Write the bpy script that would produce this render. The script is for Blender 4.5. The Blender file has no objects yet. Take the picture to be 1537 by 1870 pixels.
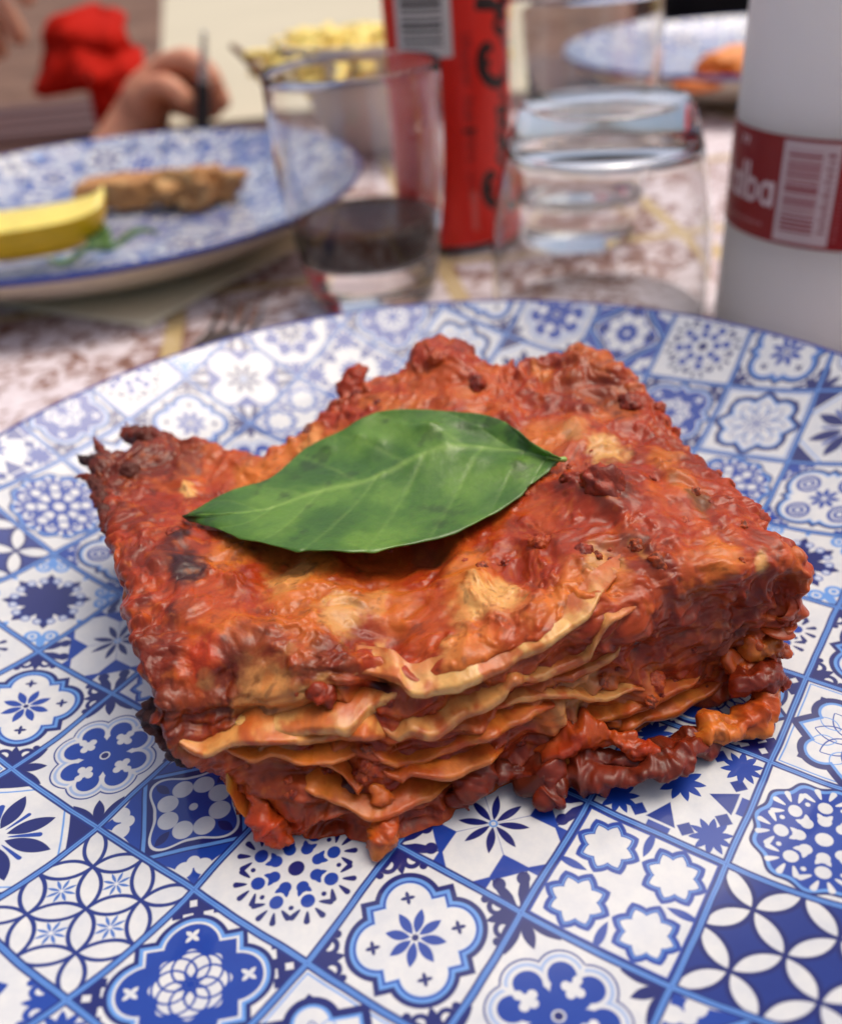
import bpy, bmesh, math, random
import numpy as np
from mathutils import Matrix, Vector, kdtree
random.seed(4); RNG = np.random.default_rng(7)
S_ = 0.01                                   # everything below is written in centimetres
scene = bpy.context.scene
# ------------------------------------------------------------------ camera
RW = np.array([[0.99588, -0.05090, -0.07568], [-0.09089, -0.55776, -0.82497], [-0.00022, 0.82845, -0.56009]])
u_, s_, v_ = np.linalg.svd(RW); RW = u_ @ v_
CW = np.array([-0.376, -15.662, 13.25]); FPX = 1667.97; CX, CY = 768.5, 935.0
cam_d = bpy.data.cameras.new('camera'); cam = bpy.data.objects.new('camera', cam_d); scene.collection.objects.link(cam)
M3 = (RW.T @ np.diag([1, -1, -1]))
cam.matrix_world = Matrix([[*M3[i], CW[i]*S_] for i in range(3)] + [[0, 0, 0, 1]])
cam_d.sensor_fit = 'VERTICAL'; cam_d.sensor_height = 24.0; cam_d.lens = 24.0*FPX/1870.0
cam_d.clip_start = 0.01; cam_d.clip_end = 200
cam_d.dof.use_dof = True; cam_d.dof.focus_distance = 0.164; cam_d.dof.aperture_fstop = 6.6
scene.camera = cam
# ------------------------------------------------------------------ light
SUN_EL, SUN_AZ = 68, 62 # high, from the right, soft
world = bpy.data.worlds.new('World'); scene.world = world; world.use_nodes = True
nt = world.node_tree; bg = nt.nodes['Background']
sky = nt.nodes.new('ShaderNodeTexSky'); sky.sky_type = 'NISHITA'; sky.sun_disc = False
sky.sun_elevation = math.radians(SUN_EL); sky.sun_rotation = math.radians(SUN_AZ); sky.air_density = 0.8; sky.dust_density = 7.0; sky.ozone_density = 1.0
nt.links.new(sky.outputs[0], bg.inputs[0]); bg.inputs[1].default_value = 0.15
sun_d = bpy.data.lights.new('sun', 'SUN'); sun_d.energy = 1.15; sun_d.angle = math.radians(40); sun_d.color = (1, .91, .77)
sun = bpy.data.objects.new('sun', sun_d); scene.collection.objects.link(sun)
az, el = math.radians(SUN_AZ), math.radians(SUN_EL)
sd = Vector((math.sin(az)*math.cos(el), math.cos(az)*math.cos(el), math.sin(el)))
sun.rotation_euler = sd.to_track_quat('Z', 'Y').to_euler(); sun.location = (0, 0.6, 1.2)
scene.view_settings.view_transform = 'Standard'; scene.view_settings.look = 'None'
scene.view_settings.exposure = 0.08; scene.view_settings.gamma = 1
scene.cycles.caustics_reflective = False; scene.cycles.caustics_refractive = True
scene.cycles.max_bounces = 12; scene.cycles.transmission_bounces = 10; scene.cycles.transparent_max_bounces = 12
# ------------------------------------------------------------------ geometry tools
def at(px, py, z):
    d = RW.T @ np.array([(px-CX)/FPX, (py-CY)/FPX, 1]); return CW + (z-CW[2])/d[2]*d
def aty(px, py, y):
    d = RW.T @ np.array([(px-CX)/FPX, (py-CY)/FPX, 1]); return CW + (y-CW[1])/d[1]*d
def project(P):
    c = (np.asarray(P, float)-CW) @ RW.T
    return np.stack([CX+FPX*c[:, 0]/c[:, 2], CY+FPX*c[:, 1]/c[:, 2], c[:, 2]], 1)
def lin(c):
    c = np.asarray(c, float)/255.; return np.where(c <= .04045, c/12.92, ((c+.055)/1.055)**2.4)
def sstep(a, b, x):
    t = np.clip((x-a)/(b-a), 0, 1); return t*t*(3-2*t)
def _h(ix, iy, iz, s):
    n = (ix*374761393 + iy*668265263 + iz*2147483647 % 1000003*97 + s*1274126177) & 0xffffffff
    n = ((n ^ (n >> 13))*1274126177) & 0xffffffff; n ^= n >> 16
    n = (n*2246822519) & 0xffffffff; n ^= n >> 15
    return (n & 0xffff)/65535.*2-1
def noise(P, s=0):
    P = np.asarray(P, float); i = np.floor(P).astype(np.int64); f = P-i; f = f*f*f*(f*(f*6-15)+10)
    out = 0
    for a in (0, 1):
        wx = f[:, 0] if a else 1-f[:, 0]
        for b in (0, 1):
            wy = f[:, 1] if b else 1-f[:, 1]
            for c in (0, 1):
                wz = f[:, 2] if c else 1-f[:, 2]
                out = out + wx*wy*wz*_h(i[:, 0]+a, i[:, 1]+b, i[:, 2]+c, s)
    return out
ROT = np.array([[.36, .48, -.8], [-.8, .6, 0], [.48, .64, .6]])
def fbm(P, freq, octs=4, gain=.5, s=0, ridged=False):
    Q = np.asarray(P, float)*freq; out = np.zeros(len(Q)); a = 1
    for o in range(octs):
        n = noise(Q, s+o*7)
        if ridged: n = 1-2*np.abs(n)
        out += a*n; a *= gain; Q = Q @ ROT.T*2.03 + 11.7
    return out
def vset(me, cols, name='Col'):
    a = me.color_attributes.new(name, 'FLOAT_COLOR', 'POINT')
    c = np.ones((len(me.vertices), 4), np.float32); c[:, :cols.shape[1]] = cols; a.data.foreach_set('color', c.ravel())
def loc_of(p):
    return np.array(p.matrix_world.translation) / S_ if p else np.zeros(3)
def put(name, V, F, mat, parent=None, cols=None, uv=None, smooth=True, origin=None):
    V = np.asarray(V, float); V = V[:, :3]
    if parent is not None: bpy.context.view_layer.update(); o0 = ABS[parent.name]
    else: o0 = np.asarray(origin if origin is not None else (0, 0, 0), float)
    me = bpy.data.meshes.new(name)
    W = ((V-o0)*S_).astype(np.float32)
    if isinstance(F, np.ndarray):
        n, k = F.shape
        me.vertices.add(len(W)); me.vertices.foreach_set('co', W.ravel())
        me.loops.add(n*k); me.loops.foreach_set('vertex_index', F.astype(np.int32).ravel())
        me.polygons.add(n); me.polygons.foreach_set('loop_start', np.arange(0, n*k, k, dtype=np.int32))
        me.update(calc_edges=True); me.validate()
    else:
        me.from_pydata([tuple(map(float, w)) for w in W], [], [tuple(map(int, f)) for f in F])
    if smooth: me.polygons.foreach_set('use_smooth', np.ones(len(me.polygons), bool))
    if cols is not None: vset(me, np.asarray(cols))
    if uv is not None:
        l = me.uv_layers.new(name='UVMap'); vi = np.empty(len(me.loops), np.int32); me.loops.foreach_get('vertex_index', vi)
        l.data.foreach_set('uv', np.asarray(uv, np.float32)[vi].ravel())
    me.materials.append(mat)
    o = bpy.data.objects.new(name, me); scene.collection.objects.link(o)
    if parent is not None: o.parent = parent; ABS[o.name] = o0
    else:
        o.location = tuple(o0*S_); ABS[o.name] = o0
    return o
ABS = {}
def tag(o, label, cat=None, group=None, kind=None):
    if label: o['label'] = label
    if cat: o['category'] = cat
    if group: o['group'] = group
    if kind: o['kind'] = kind
    return o
def thing(name, p, label, cat, group=None):
    o = bpy.data.objects.new(name, None); scene.collection.objects.link(o); o.empty_display_size = .01
    o.location = tuple(np.asarray(p, float)*S_); ABS[o.name] = np.asarray(p, float); return tag(o, label, cat, group)
def grid_faces(nr, nc, wrap=False):
    c = nc if wrap else nc-1
    r, k = np.meshgrid(np.arange(nr-1), np.arange(c), indexing='ij'); k2 = (k+1) % nc
    return np.stack([r*nc+k, r*nc+k2, (r+1)*nc+k2, (r+1)*nc+k], -1).reshape(-1, 4)
def cr(P, n):
    """Catmull-Rom through the rows of P, n samples"""
    P = np.asarray(P, float); m = len(P); t = np.linspace(0, m-1-1e-9, n); i = t.astype(int); f = (t-i).reshape((-1,)+(1,)*(P.ndim-1))
    Q = np.concatenate([2*P[:1]-P[1:2], P, 2*P[-1:]-P[-2:-1]]); a, b, c, d = Q[i], Q[i+1], Q[i+2], Q[i+3]
    return .5*((2*b)+(c-a)*f+(2*a-5*b+4*c-d)*f**2+(3*b-a-3*c+d)*f**3)
def grid_normals(V, nr, nc):
    G = V.reshape(nr, nc, 3); du = np.gradient(G, axis=1); dv = np.gradient(G, axis=0)
    n = np.cross(dv, du).reshape(-1, 3); return n/(np.linalg.norm(n, axis=1, keepdims=True)+1e-12)
def lathe(prof, c, n=96):
    prof = np.asarray(prof, float); a = np.linspace(0, 2*np.pi, n, endpoint=False)
    V = np.stack([c[0]+prof[:, :1]*np.cos(a), c[1]+prof[:, :1]*np.sin(a), c[2]+prof[:, 1:2]+0*a], -1).reshape(-1, 3)
    return V, grid_faces(len(prof), n, True)
def tube(path, rad, n=24, flat=1.0, up=(0, 0, 1)):
    """swept tube with rounded ends"""
    P = np.asarray(path, float); r = np.asarray(rad, float)
    T = np.gradient(P, axis=0); T /= np.linalg.norm(T, axis=1, keepdims=True)+1e-9
    U = np.tile(np.asarray(up, float), (len(P), 1)); A = np.cross(T, U); A /= np.linalg.norm(A, axis=1, keepdims=True)+1e-9; B = np.cross(A, T)
    k = 5; ph = np.linspace(0, np.pi/2, k+1)[:-1]
    Pe = [P[0]-T[0]*r[0]*math.cos(x) for x in ph]; re = [max(r[0]*math.sin(x), 1e-3) for x in ph]
    Pf = [P[-1]+T[-1]*r[-1]*math.cos(x) for x in ph[::-1]]; rf = [max(r[-1]*math.sin(x), 1e-3) for x in ph[::-1]]
    PP = np.array(Pe+list(P)+Pf); rr = np.array(re+list(r)+rf); AA = np.concatenate([np.repeat(A[:1], k, 0), A, np.repeat(A[-1:], k, 0)]); BB = np.concatenate([np.repeat(B[:1], k, 0), B, np.repeat(B[-1:], k, 0)])
    a = np.linspace(0, 2*np.pi, n, endpoint=False)
    V = PP[:, None]+rr[:, None, None]*(AA[:, None]*np.cos(a)[None, :, None]+BB[:, None]*np.sin(a)[None, :, None]*flat)
    return V.reshape(-1, 3), grid_faces(len(PP), n, True)
def box(c, s, rot=0, bev=0):
    bm = bmesh.new(); bmesh.ops.create_cube(bm, size=1); bmesh.ops.scale(bm, vec=s, verts=bm.verts)
    if bev: bmesh.ops.bevel(bm, geom=bm.edges[:], offset=bev, segments=2, affect='EDGES')
    bmesh.ops.rotate(bm, matrix=Matrix.Rotation(rot, 3, 'Z'), verts=bm.verts)
    V = np.array([v.co[:] for v in bm.verts])+np.asarray(c, float); F = [[v.index for v in f.verts] for f in bm.faces]; bm.free(); return V, F
def ico(sub):
    bm = bmesh.new(); bmesh.ops.create_icosphere(bm, subdivisions=sub, radius=1)
    V = np.array([v.co[:] for v in bm.verts]); F = np.array([[v.index for v in f.verts] for f in bm.faces]); bm.free(); return V, F
# ------------------------------------------------------------------ materials
class NT:
    def __init__(s, name):
        s.m = bpy.data.materials.new(name); s.m.use_nodes = True; s.t = s.m.node_tree; s.b = s.t.nodes['Principled BSDF']
    def n(s, typ, **kw):
        x = s.t.nodes.new(typ)
        for k, v in kw.items():
            if k.startswith('_'): setattr(x, k[1:], v)
            else: x.inputs[k.replace('__', ' ')].default_value = v
        return x
    def l(s, a, b): s.t.links.new(a, b)
    def s(s_, **kw):
        for k, v in kw.items(): s_.b.inputs[k.replace('__', ' ')].default_value = v
        return s_
    def noise(s, scale, detail=4, rough=.5, dist=0, coord='Object'):
        tc = s.n('ShaderNodeTexCoord'); n = s.n('ShaderNodeTexNoise', Scale=scale, Detail=detail, Roughness=rough, Distortion=dist); s.l(tc.outputs[coord], n.inputs['Vector']); return n
    def ramp(s, fac, stops):
        r = s.n('ShaderNodeValToRGB'); e = r.color_ramp.elements
        while len(e) < len(stops): e.new(.5)
        for x, (p, c) in zip(e, stops): x.position = p; x.color = (*c, 1) if len(c) == 3 else c
        s.l(fac, r.inputs[0]); return r
    def bump(s, h, strength, dist, nrm=None):
        b = s.n('ShaderNodeBump', Strength=strength, Distance=dist); s.l(h, b.inputs['Height'])
        if nrm: s.l(nrm, b.inputs['Normal'])
        return b
def simple(name, col, rough=.5, bscale=0, bstr=.2, var=.12, **kw):
    m = NT(name); c = lin(col); n = m.noise(bscale or 40, 5, .6)
    r = m.ramp(n.outputs[0], [(.3, tuple(c*(1-var))), (.7, tuple(np.minimum(c*(1+var), 1)))]); m.l(r.outputs[0], m.b.inputs['Base Color'])
    m.s(Roughness=rough, **kw)
    if bscale: b = m.bump(n.outputs[0], bstr, .002); m.l(b.outputs[0], m.b.inputs['Normal'])
    return m.m
def food(name, rough=.38, sss=.25, bump=.5, spec=.5, rvar=.22, coat=.0, fine=1.0):
    m = NT(name); a = m.n('ShaderNodeVertexColor', _layer_name='Col')
    n1 = m.noise(330*fine, 6, .65, .4); n2 = m.noise(1100*fine, 4, .6); n3 = m.noise(120*fine, 3, .5)
    r = m.ramp(n1.outputs[0], [(.28, (.55, .5, .48)), (.5, (1, 1, 1)), (.75, (1.35, 1.3, 1.25))])
    mx = m.n('ShaderNodeMix', _data_type='RGBA', _blend_type='MULTIPLY'); mx.inputs[0].default_value = .5
    m.l(a.outputs[0], mx.inputs[6]); m.l(r.outputs[0], mx.inputs[7]); m.l(mx.outputs[2], m.b.inputs['Base Color'])
    rr = m.ramp(n3.outputs[0], [(.3, (max(rough-rvar, .05),)*3), (.7, (min(rough+rvar, 1),)*3)]); m.l(rr.outputs[0], m.b.inputs['Roughness'])
    b1 = m.bump(n1.outputs[0], bump, .0008); b2 = m.bump(n2.outputs[0], bump*.6, .0003, b1.outputs[0]); m.l(b2.outputs[0], m.b.inputs['Normal'])
    m.s(Subsurface__Weight=sss, Subsurface__Scale=.0022, IOR=1.42)
    m.b.inputs['Subsurface Radius'].default_value = (1, .35, .15); m.b.inputs['Specular IOR Level'].default_value = spec
    m.b.inputs['Coat Weight'].default_value = coat; m.b.inputs['Coat Roughness'].default_value = .18
    return m.m
M_SAUCE = food('tomato_sauce_baked', .38, .32, .24, .36, .16, .14)
M_PASTA = food('pasta_sheet', .36, .35, .25, .5, .12, .15)
M_MEAT = food('mince', .4, .15, .4, .5, .2, .1)
M_CRUST = food('browned_crust', .5, .1, .8, .4, .2, .05)
# ------------------------------------------------------------------ printed tile pattern of the plates (drawn by formula)
N = 300
g = (np.arange(N)+.5)/N*2-1; TX, TY = np.meshgrid(g, g)
AA = 2.2/N
WH, BB, MM, LL = [lin(c) for c in ((205, 207, 208), (12, 24, 98), (17, 58, 148), (92, 142, 208))]
TR, TH = np.hypot(TX, TY), np.arctan2(TY, TX)
def msk(d): return np.clip(.5-d/(2*AA), 0, 1)
class Tile:
    def __init__(s, bg=WH): s.a = np.ones((N, N, 3))*bg
    def f(s, d, c): m = msk(d)[..., None]; s.a = s.a*(1-m)+c*m; return s
    def line(s, d, w, c): return s.f(np.abs(d)-w, c)
def disc(x, y, r): return np.hypot(TX-x, TY-y)-r
def petal(cx, cy, ang, r0, r1, w):
    c, s = math.cos(ang), math.sin(ang); p = (TX-cx)*c+(TY-cy)*s; q = -(TX-cx)*s+(TY-cy)*c
    t = (p-r0)/(r1-r0); return np.abs(q)-w*(1-(2*t-1)**2)+np.where((t < 0) | (t > 1), .3, 0)
def teardrop(cx, cy, ang, r0, r1, w):
    c, s = math.cos(ang), math.sin(ang); p = (TX-cx)*c+(TY-cy)*s; q = -(TX-cx)*s+(TY-cy)*c
    t = np.clip((p-r0)/(r1-r0), 0, 1); return np.hypot(q, np.maximum(p-(r1-w), 0)+np.maximum(r0-p, 0))-w*np.sqrt(t)
def U(*d):
    o = d[0]
    for x in d[1:]: o = np.minimum(o, x)
    return o
def polar(cx, cy, r, a, k, ph=0):
    x, y = TX-cx, TY-cy; return np.hypot(x, y)-(r+a*np.cos(k*(np.arctan2(y, x)-ph)))
def star(cx, cy, ro, ri, k, ph=0):
    x, y = TX-cx, TY-cy; th = np.abs(((np.arctan2(y, x)-ph) % (2*np.pi/k))-np.pi/k)/(np.pi/k); return np.hypot(x, y)-(ri+(ro-ri)*th)*(1-.0*th)
def ring8(fn, k=8, ph=0):
    return U(*[fn(ph+2*math.pi*i/k) for i in range(k)])
PI = math.pi; D4 = [(1, 1), (1, -1), (-1, 1), (-1, -1)]; A4 = [0, PI/2, PI, 3*PI/2]; Q4 = [PI/4+a for a in A4]
def fleur(t, col=BB):
    for (sx, sy) in D4:
        a = math.atan2(sy, sx)
        t.f(petal(sx*1.02, sy*1.02, a+PI, 0, .52, .085), col)
        for q in (-1, 1):
            t.f(petal(sx*1.0, sy*1.0, a+PI+q*PI/4, .0, .62, .10), col)
            b = a+PI+q*.5
            t.f(np.abs(disc(sx*1.0+.34*math.cos(b), sy*1.0+.34*math.sin(b), .10))-.035, col)
            t.f(disc(sx*1.0+.52*math.cos(a+PI+q*.62), sy*1.0+.52*math.sin(a+PI+q*.62), .055), col)
    return t
def quatre(r=.39, o=.34, dmd=.80):
    return U(*[disc(sx*o, sy*o, r) for sx, sy in D4], (np.abs(TX)+np.abs(TY)-dmd)*.7)
def T_flowersq():
    t = Tile(MM); d = (np.abs(TX)+np.abs(TY))
    for sx, sy in D4:
        t.f(petal(sx, sy, math.atan2(-sy, -sx)+.75, 0, .7, .08), WH); t.f(petal(sx, sy, math.atan2(-sy, -sx)-.75, 0, .7, .08), WH)
        t.f(U(disc(sx*.66, sy*.86, .13), disc(sx*.86, sy*.66, .13), disc(sx*.69, sy*.69, .10)), WH)
    t.f((d-1.10)*.7, BB); t.line((d-1.03)*.7, .028, LL)
    r4 = TR-(.60+.25*np.abs(np.cos(2*TH))**3); t.f(r4, WH); t.f(r4+.045, MM)
    for i in range(8):
        a = PI/8+i*PI/4; t.f(disc(.41*math.cos(a), .41*math.sin(a), .158), WH)
    for a in A4: t.f(petal(0, 0, a, .50, .80, .07), BB)
    t.f(polar(0, 0, .24, .035, 8), MM); t.f(disc(0, 0, .065), WH); return t
def sunlay(t, c1, c2, c3, k=8):
    t.f(disc(0, 0, .115), c1)
    for i in range(k):
        a = 2*PI*i/k+.2; x, y = .60*math.cos(a), .60*math.sin(a)
        t.f(disc(x*.53, y*.53, .088), c2); t.f(U(petal(x*.5, y*.5, a+.6, 0, .17, .04), petal(x*.5, y*.5, a-.6, 0, .17, .04)), c2)
        t.f(disc(x*.92, y*.92, .098), c2); b = a+PI/k; t.f(disc(.60*math.cos(b), .60*math.sin(b), .035), c3)
        for q in (-1.05, -.36, .36, 1.05): t.f(teardrop(x*.92, y*.92, a+q, .15, .345, .048), c3)
    return t
def T_sun(): return sunlay(Tile(), BB, MM, BB)
def T_lace():
    t = Tile(); d = polar(0, 0, .90, .035, 12); t.f(d-.045, BB); t.f(d, LL); t.f(d+.055, MM); return sunlay(t, WH, WH, WH)
def T_quatre():
    t = fleur(Tile()); q = quatre(); t.f(q-.07, BB); t.f(q, LL); t.line(q+.065, .014, MM); t.f(q+.09, WH); 
    for i in range(8): t.f(petal(0, 0, i*PI/4+PI/8, .06, .40, .065), MM)
    for sx, sy in D4: t.f(star(sx*.40, sy*.40, .10, .03, 4, math.atan2(sy, sx)-PI/4+PI/4), BB)
    t.f(disc(0, 0, .045), BB); return t
def T_rosette():
    t = Tile()
    for sx, sy in D4:
        d = np.abs(TX-sx)+np.abs(TY-sy); w = .55+.08*np.sign(np.sin(16*(np.abs(TX-sx)-np.abs(TY-sy))))*.5
        t.f((d-w)*.7, BB); t.f((np.abs(np.abs(TX-sx)-.15)+np.abs(np.abs(TY-sy)-.15)-.07)*.7, WH)
    q = quatre(.43, .38, .92); t.f(q-.06, BB); t.f(q, LL); t.f(q+.05, WH); t.f(q+.085, MM)
    for sx, sy in D4: t.f(star(sx*.50, sy*.50, .12, .035, 4), WH)
    t.f(polar(0, 0, .46, .05, 8), WH)
    for i in range(8):
        a = i*PI/4; t.line(disc(.235*math.cos(a), .235*math.sin(a), .235), .016, MM)
        t.f(petal(0, 0, a+PI/8, .44, .60, .05), MM)
    t.line(disc(0, 0, .09), .018, MM); return t
def T_clover():
    t = Tile()
    for sx, sy in D4:
        a = math.atan2(-sy, -sx); t.f(petal(sx, sy, a, .06, .52, .085), BB)
        for q in (-1, 1): t.f(petal(sx, sy, a+q*.66, .0, .62, .09), BB)
    H = []
    for a in A4:
        x, y, px, py = .50*math.cos(a), .50*math.sin(a), -.19*math.sin(a), .19*math.cos(a)
        tip = petal(0, 0, a, -.12, .95, .30)
        H.append(U(disc(x+px, y+py, .21), disc(x-px, y-py, .21), np.maximum(tip, TR-.62)))
    h = U(*H); t.f(h-.13, MM*.5+BB*.5); t.f(h-.105, WH); t.f(h-.07, LL*.6+WH*.4); t.f(h-.025, WH); t.f(h+.03, MM)
    for a in A4:
        x, y = .43*math.cos(a), .43*math.sin(a)
        for q in (-1.9, -.0, 1.9, PI): t.f(disc(x+.10*math.cos(a+q), y+.10*math.sin(a+q), .062), WH)
        t.f(disc(x, y, .07), WH)
        t.f(petal(0, 0, a, .50, .78, .03), WH)
    t.f(disc(0, 0, .085), WH); t.f(disc(0, 0, .06), BB); return t
def circ(bgc, fillc, linec, w, stars):
    t = Tile(bgc); P, Q = (TX+TY)/math.sqrt(2)/.7071, (TX-TY)/math.sqrt(2)/.7071
    p, q = P-np.floor(P)-.5, Q-np.floor(Q)-.5
    # lens about integer lines: inside both neighbouring circles
    pi, qi = np.abs(p), np.abs(q)
    ds = np.minimum(np.hypot(pi-0, qi-0), 9)  # distance to own cell centre
    d1 = np.hypot(1-pi, qi); d2 = np.hypot(pi, 1-qi)
    lens = np.maximum(np.minimum(d1, d2)-.7071, ds-.7071)*.7
    t.f(lens, fillc); t.line(U(np.abs(ds-.7071), np.abs(d1-.7071), np.abs(d2-.7071))*.7, w, linec)
    if stars:
        for cx, cy in ((0, .5), (.5, 0), (-.5, 0), (0, -.5)):
            t.f(ring8(lambda a: petal(cx, cy, a, .02, .20, .022), 8, PI/8), LL*.4+MM*.6)
    return t
def T_circ(): return circ(WH, WH, BB*.7+MM*.3, .028, True)
def T_inter(): return circ(BB*.6+MM*.4, WH, BB, .03, False)
def T_dark():
    t = Tile()
    for a in Q4:
        for q in (-1, 1):
            x, y = 1.02*math.cos(a+q*.16), 1.02*math.sin(a+q*.16); t.f(np.abs(disc(x, y, .12))-.035, LL); t.f(disc(x, y, .05), LL)
        t.f(petal(0, 0, a, .98, 1.36, .08), LL)
    t.f(star(0, 0, .40, .80, 8, PI/8)-.0, BB); 
    for i in range(16):
        a = i*PI/8+PI/16; t.f(disc(.60*math.cos(a), .60*math.sin(a), .075), WH*.7+LL*.3); t.line(disc(.60*math.cos(a), .60*math.sin(a), .075), .012, MM)
    for a in A4: t.f(petal(0, 0, a, .84, 1.1, .06), LL)
    return t
def T_petal4():
    t = Tile(MM)
    for a in A4:
        c, s = math.cos(a), math.sin(a); p = TX*c+TY*s; q = np.abs(-TX*s+TY*c)
        t.f(np.maximum.reduce([q-.37, (q-p*.98)*.7, (q-(1.16-p)*.95)*.7]), WH)
    for sx, sy in D4:
        d = 2-np.abs(TX-(-sx))-np.abs(TY-(-sy)); dd = np.abs(TX-sx)+np.abs(TY-sy)
        t.f(np.maximum((dd-.78)*.7, np.maximum(np.abs(TX-sx), np.abs(TY-sy))-.58), WH)
        a = math.atan2(-sy, -sx)
        for q in (-1, 1): t.f(petal(sx, sy, a+q*.42, .0, .62, .075), BB); t.f(disc(sx+.50*math.cos(a+q*.36), sy+.50*math.sin(a+q*.36), .095), BB)
        t.f(petal(sx, sy, a, 0.02, .5, .035), WH)
    for i in range(8): t.f(petal(0, 0, i*PI/4+PI/8, .06, .50, .058), BB)
    t.line(disc(0, 0, .05), .015, LL); return t
def T_fourstar():
    t = Tile(); mn = []
    for sx, sy in D4: mn.append(star(sx*.47, sy*.47, .29, .385, 8, PI/8))
    d = U(*mn); t.f(d-.07, MM); t.f(d, LL); t.line(d+.055, .008, MM); t.f(d+.03, LL*.5+WH*.5); t.f(d+.045, WH); t.line(d+.03, .01, MM)
    t.line(np.maximum(np.abs(TX), np.abs(TY))-.93, .02, MM)
    for a in A4: t.f(petal(0, 0, a, .55, 1.0, .06), MM)
    return t
def T_swirl():
    t = fleur(Tile(), MM); q = quatre(.42, .36, .78); t.f(q-.06, BB); t.f(q, LL); t.f(q+.05, WH)
    for sx, sy in D4:
        t.line(disc(sx*.40, sy*.40, .20), .035, MM); t.line(disc(sx*.40, sy*.40, .09), .03, MM)
    for i in range(8): t.f(petal(0, 0, i*PI/4, .04, .30, .05), MM)
    return t
def T_startri():
    t = Tile()
    for a in A4:
        c, s = math.cos(a), math.sin(a); p = TX*c+TY*s; q = np.abs(-TX*s+TY*c)
        t.f(np.maximum((q-(p-.42)*.55), p-.80), BB*.4+MM*.6); t.f(np.maximum(q-.16+.0*p, .84-p), MM)
        for k in (-1, 1): t.f((np.abs(TX-(.74*c-.34*k*s))+np.abs(TY-(.74*s+.34*k*c))-.13)*.7, BB*.4+MM*.6)
    t.f(star(0, 0, .20, .36, 10), MM)
    for sx, sy in D4: t.f(star(sx*.68, sy*.68, .17, .31, 10, .2), MM); t.f((np.abs(TX-sx*.34)+np.abs(TY-sy*.34)-.09)*.7, WH)
    return t
def T_star8():
    t = Tile(); sq = U(np.maximum(np.abs(TX), np.abs(TY))-.60, (np.abs(TX)+np.abs(TY)-.86)*.7071, *[disc(.58*math.cos(a), .58*math.sin(a), .26) for a in Q4])
    t.line(np.maximum(np.abs(TX), np.abs(TY))-.90, .012, LL)
    t.f(sq-.10, BB); t.f(sq, LL); t.f(sq+.045, WH)
    for i in range(8): t.line(petal(0, 0, i*PI/4, .0, .62, .16), .012, MM); t.line(petal(0, 0, i*PI/4+PI/8, .30, .66, .10), .010, LL)
    return t
def T_leaves():
    t = Tile(); d = np.abs(TX)+np.abs(TY)
    t.line((d-1.30)*.7, .014, LL); t.f((1.42-d)*.7, BB)
    for a in A4:
        for q in (-.42, .42): t.f(petal(0, 0, a+q, .18, .86, .125), BB)
        t.f(teardrop(0, 0, a, .2, .62, .035), MM); t.f(teardrop(0, 0, a+PI/4, .2, .66, .045), MM)
    return t
def T_eight():
    t = Tile(); t.f(star(0, 0, .55, .80, 8, 0), MM); t.f(star(0, 0, .34, .5, 8, PI/8), WH)
    for i in range(8): t.f(petal(0, 0, i*PI/4, .05, .42, .06), BB)
    return fleur(t, MM)
ROWS = [[T_flowersq, T_sun, T_quatre, T_clover], [T_inter, T_dark, T_petal4, T_fourstar], [T_lace, T_swirl, T_eight, T_startri], [T_star8, T_leaves, T_circ, T_rosette]]
edge = np.minimum(1-np.abs(TX), 1-np.abs(TY))
def bordered(t): t.f(edge-.062, BB*.75+MM*.25); t.f(edge-.030, LL*.9+MM*.1); t.f(edge-.004, MM); return t.a
TA = [[bordered(f()) for f in r] for r in ROWS]
atlas = np.zeros((8*N, 4*N, 4), np.float32); atlas[..., 3] = 1
for j in range(8):
    for i in range(4): atlas[j*N:(j+1)*N, i*N:(i+1)*N, :3] = TA[j % 4][(i+2*(j//4)) % 4]
def make_image(name, arr):
    im = bpy.data.images.new(name, arr.shape[1], arr.shape[0], float_buffer=False, is_data=False)
    a = arr.copy(); c = np.clip(a[..., :3], 0, 1); a[..., :3] = np.where(c <= .0031308, c*12.92, 1.055*c**(1/2.4)-.055)
    im.pixels.foreach_set(a.ravel()); im.update(); im.pack(); return im
IMG_TILES = make_image('plate_print', atlas)
def plate_mat():
    m = NT('printed_glaze'); uv = m.n('ShaderNodeTexCoord')
    # hand-printed transfer: the lines wander a little
    nz = m.noise(55, 2, .5); sub = m.n('ShaderNodeVectorMath', _operation='SUBTRACT'); sub.inputs[1].default_value = (.5, .5, .5); m.l(nz.outputs['Color'], sub.inputs[0])
    sc = m.n('ShaderNodeVectorMath', _operation='MULTIPLY'); sc.inputs[1].default_value = (.012, .006, 0); m.l(sub.outputs[0], sc.inputs[0])
    ad = m.n('ShaderNodeVectorMath', _operation='ADD'); m.l(uv.outputs['UV'], ad.inputs[0]); m.l(sc.outputs[0], ad.inputs[1])
    im = m.n('ShaderNodeTexImage', _image=IMG_TILES, _extension='REPEAT', _interpolation='Linear'); m.l(ad.outputs[0], im.inputs[0])
    n = m.noise(160, 5, .7); r = m.ramp(n.outputs[0], [(.35, (.86, .88, .93)), (.65, (1.08, 1.06, 1.02))])
    mx = m.n('ShaderNodeMix', _data_type='RGBA', _blend_type='MULTIPLY'); mx.inputs[0].default_value = .8
    m.l(im.outputs[0], mx.inputs[6]); m.l(r.outputs[0], mx.inputs[7]); m.l(mx.outputs[2], m.b.inputs['Base Color'])
    n2 = m.noise(25, 3, .5); b = m.bump(n2.outputs[0], .06, .002); m.l(b.outputs[0], m.b.inputs['Coat Normal'])
    m.s(Roughness=.35, IOR=1.5); m.b.inputs['Coat Weight'].default_value = .85; m.b.inputs['Coat Roughness'].default_value = .06; m.b.inputs['Specular IOR Level'].default_value = .3; return m.m
M_PRINT = plate_mat()
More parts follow.
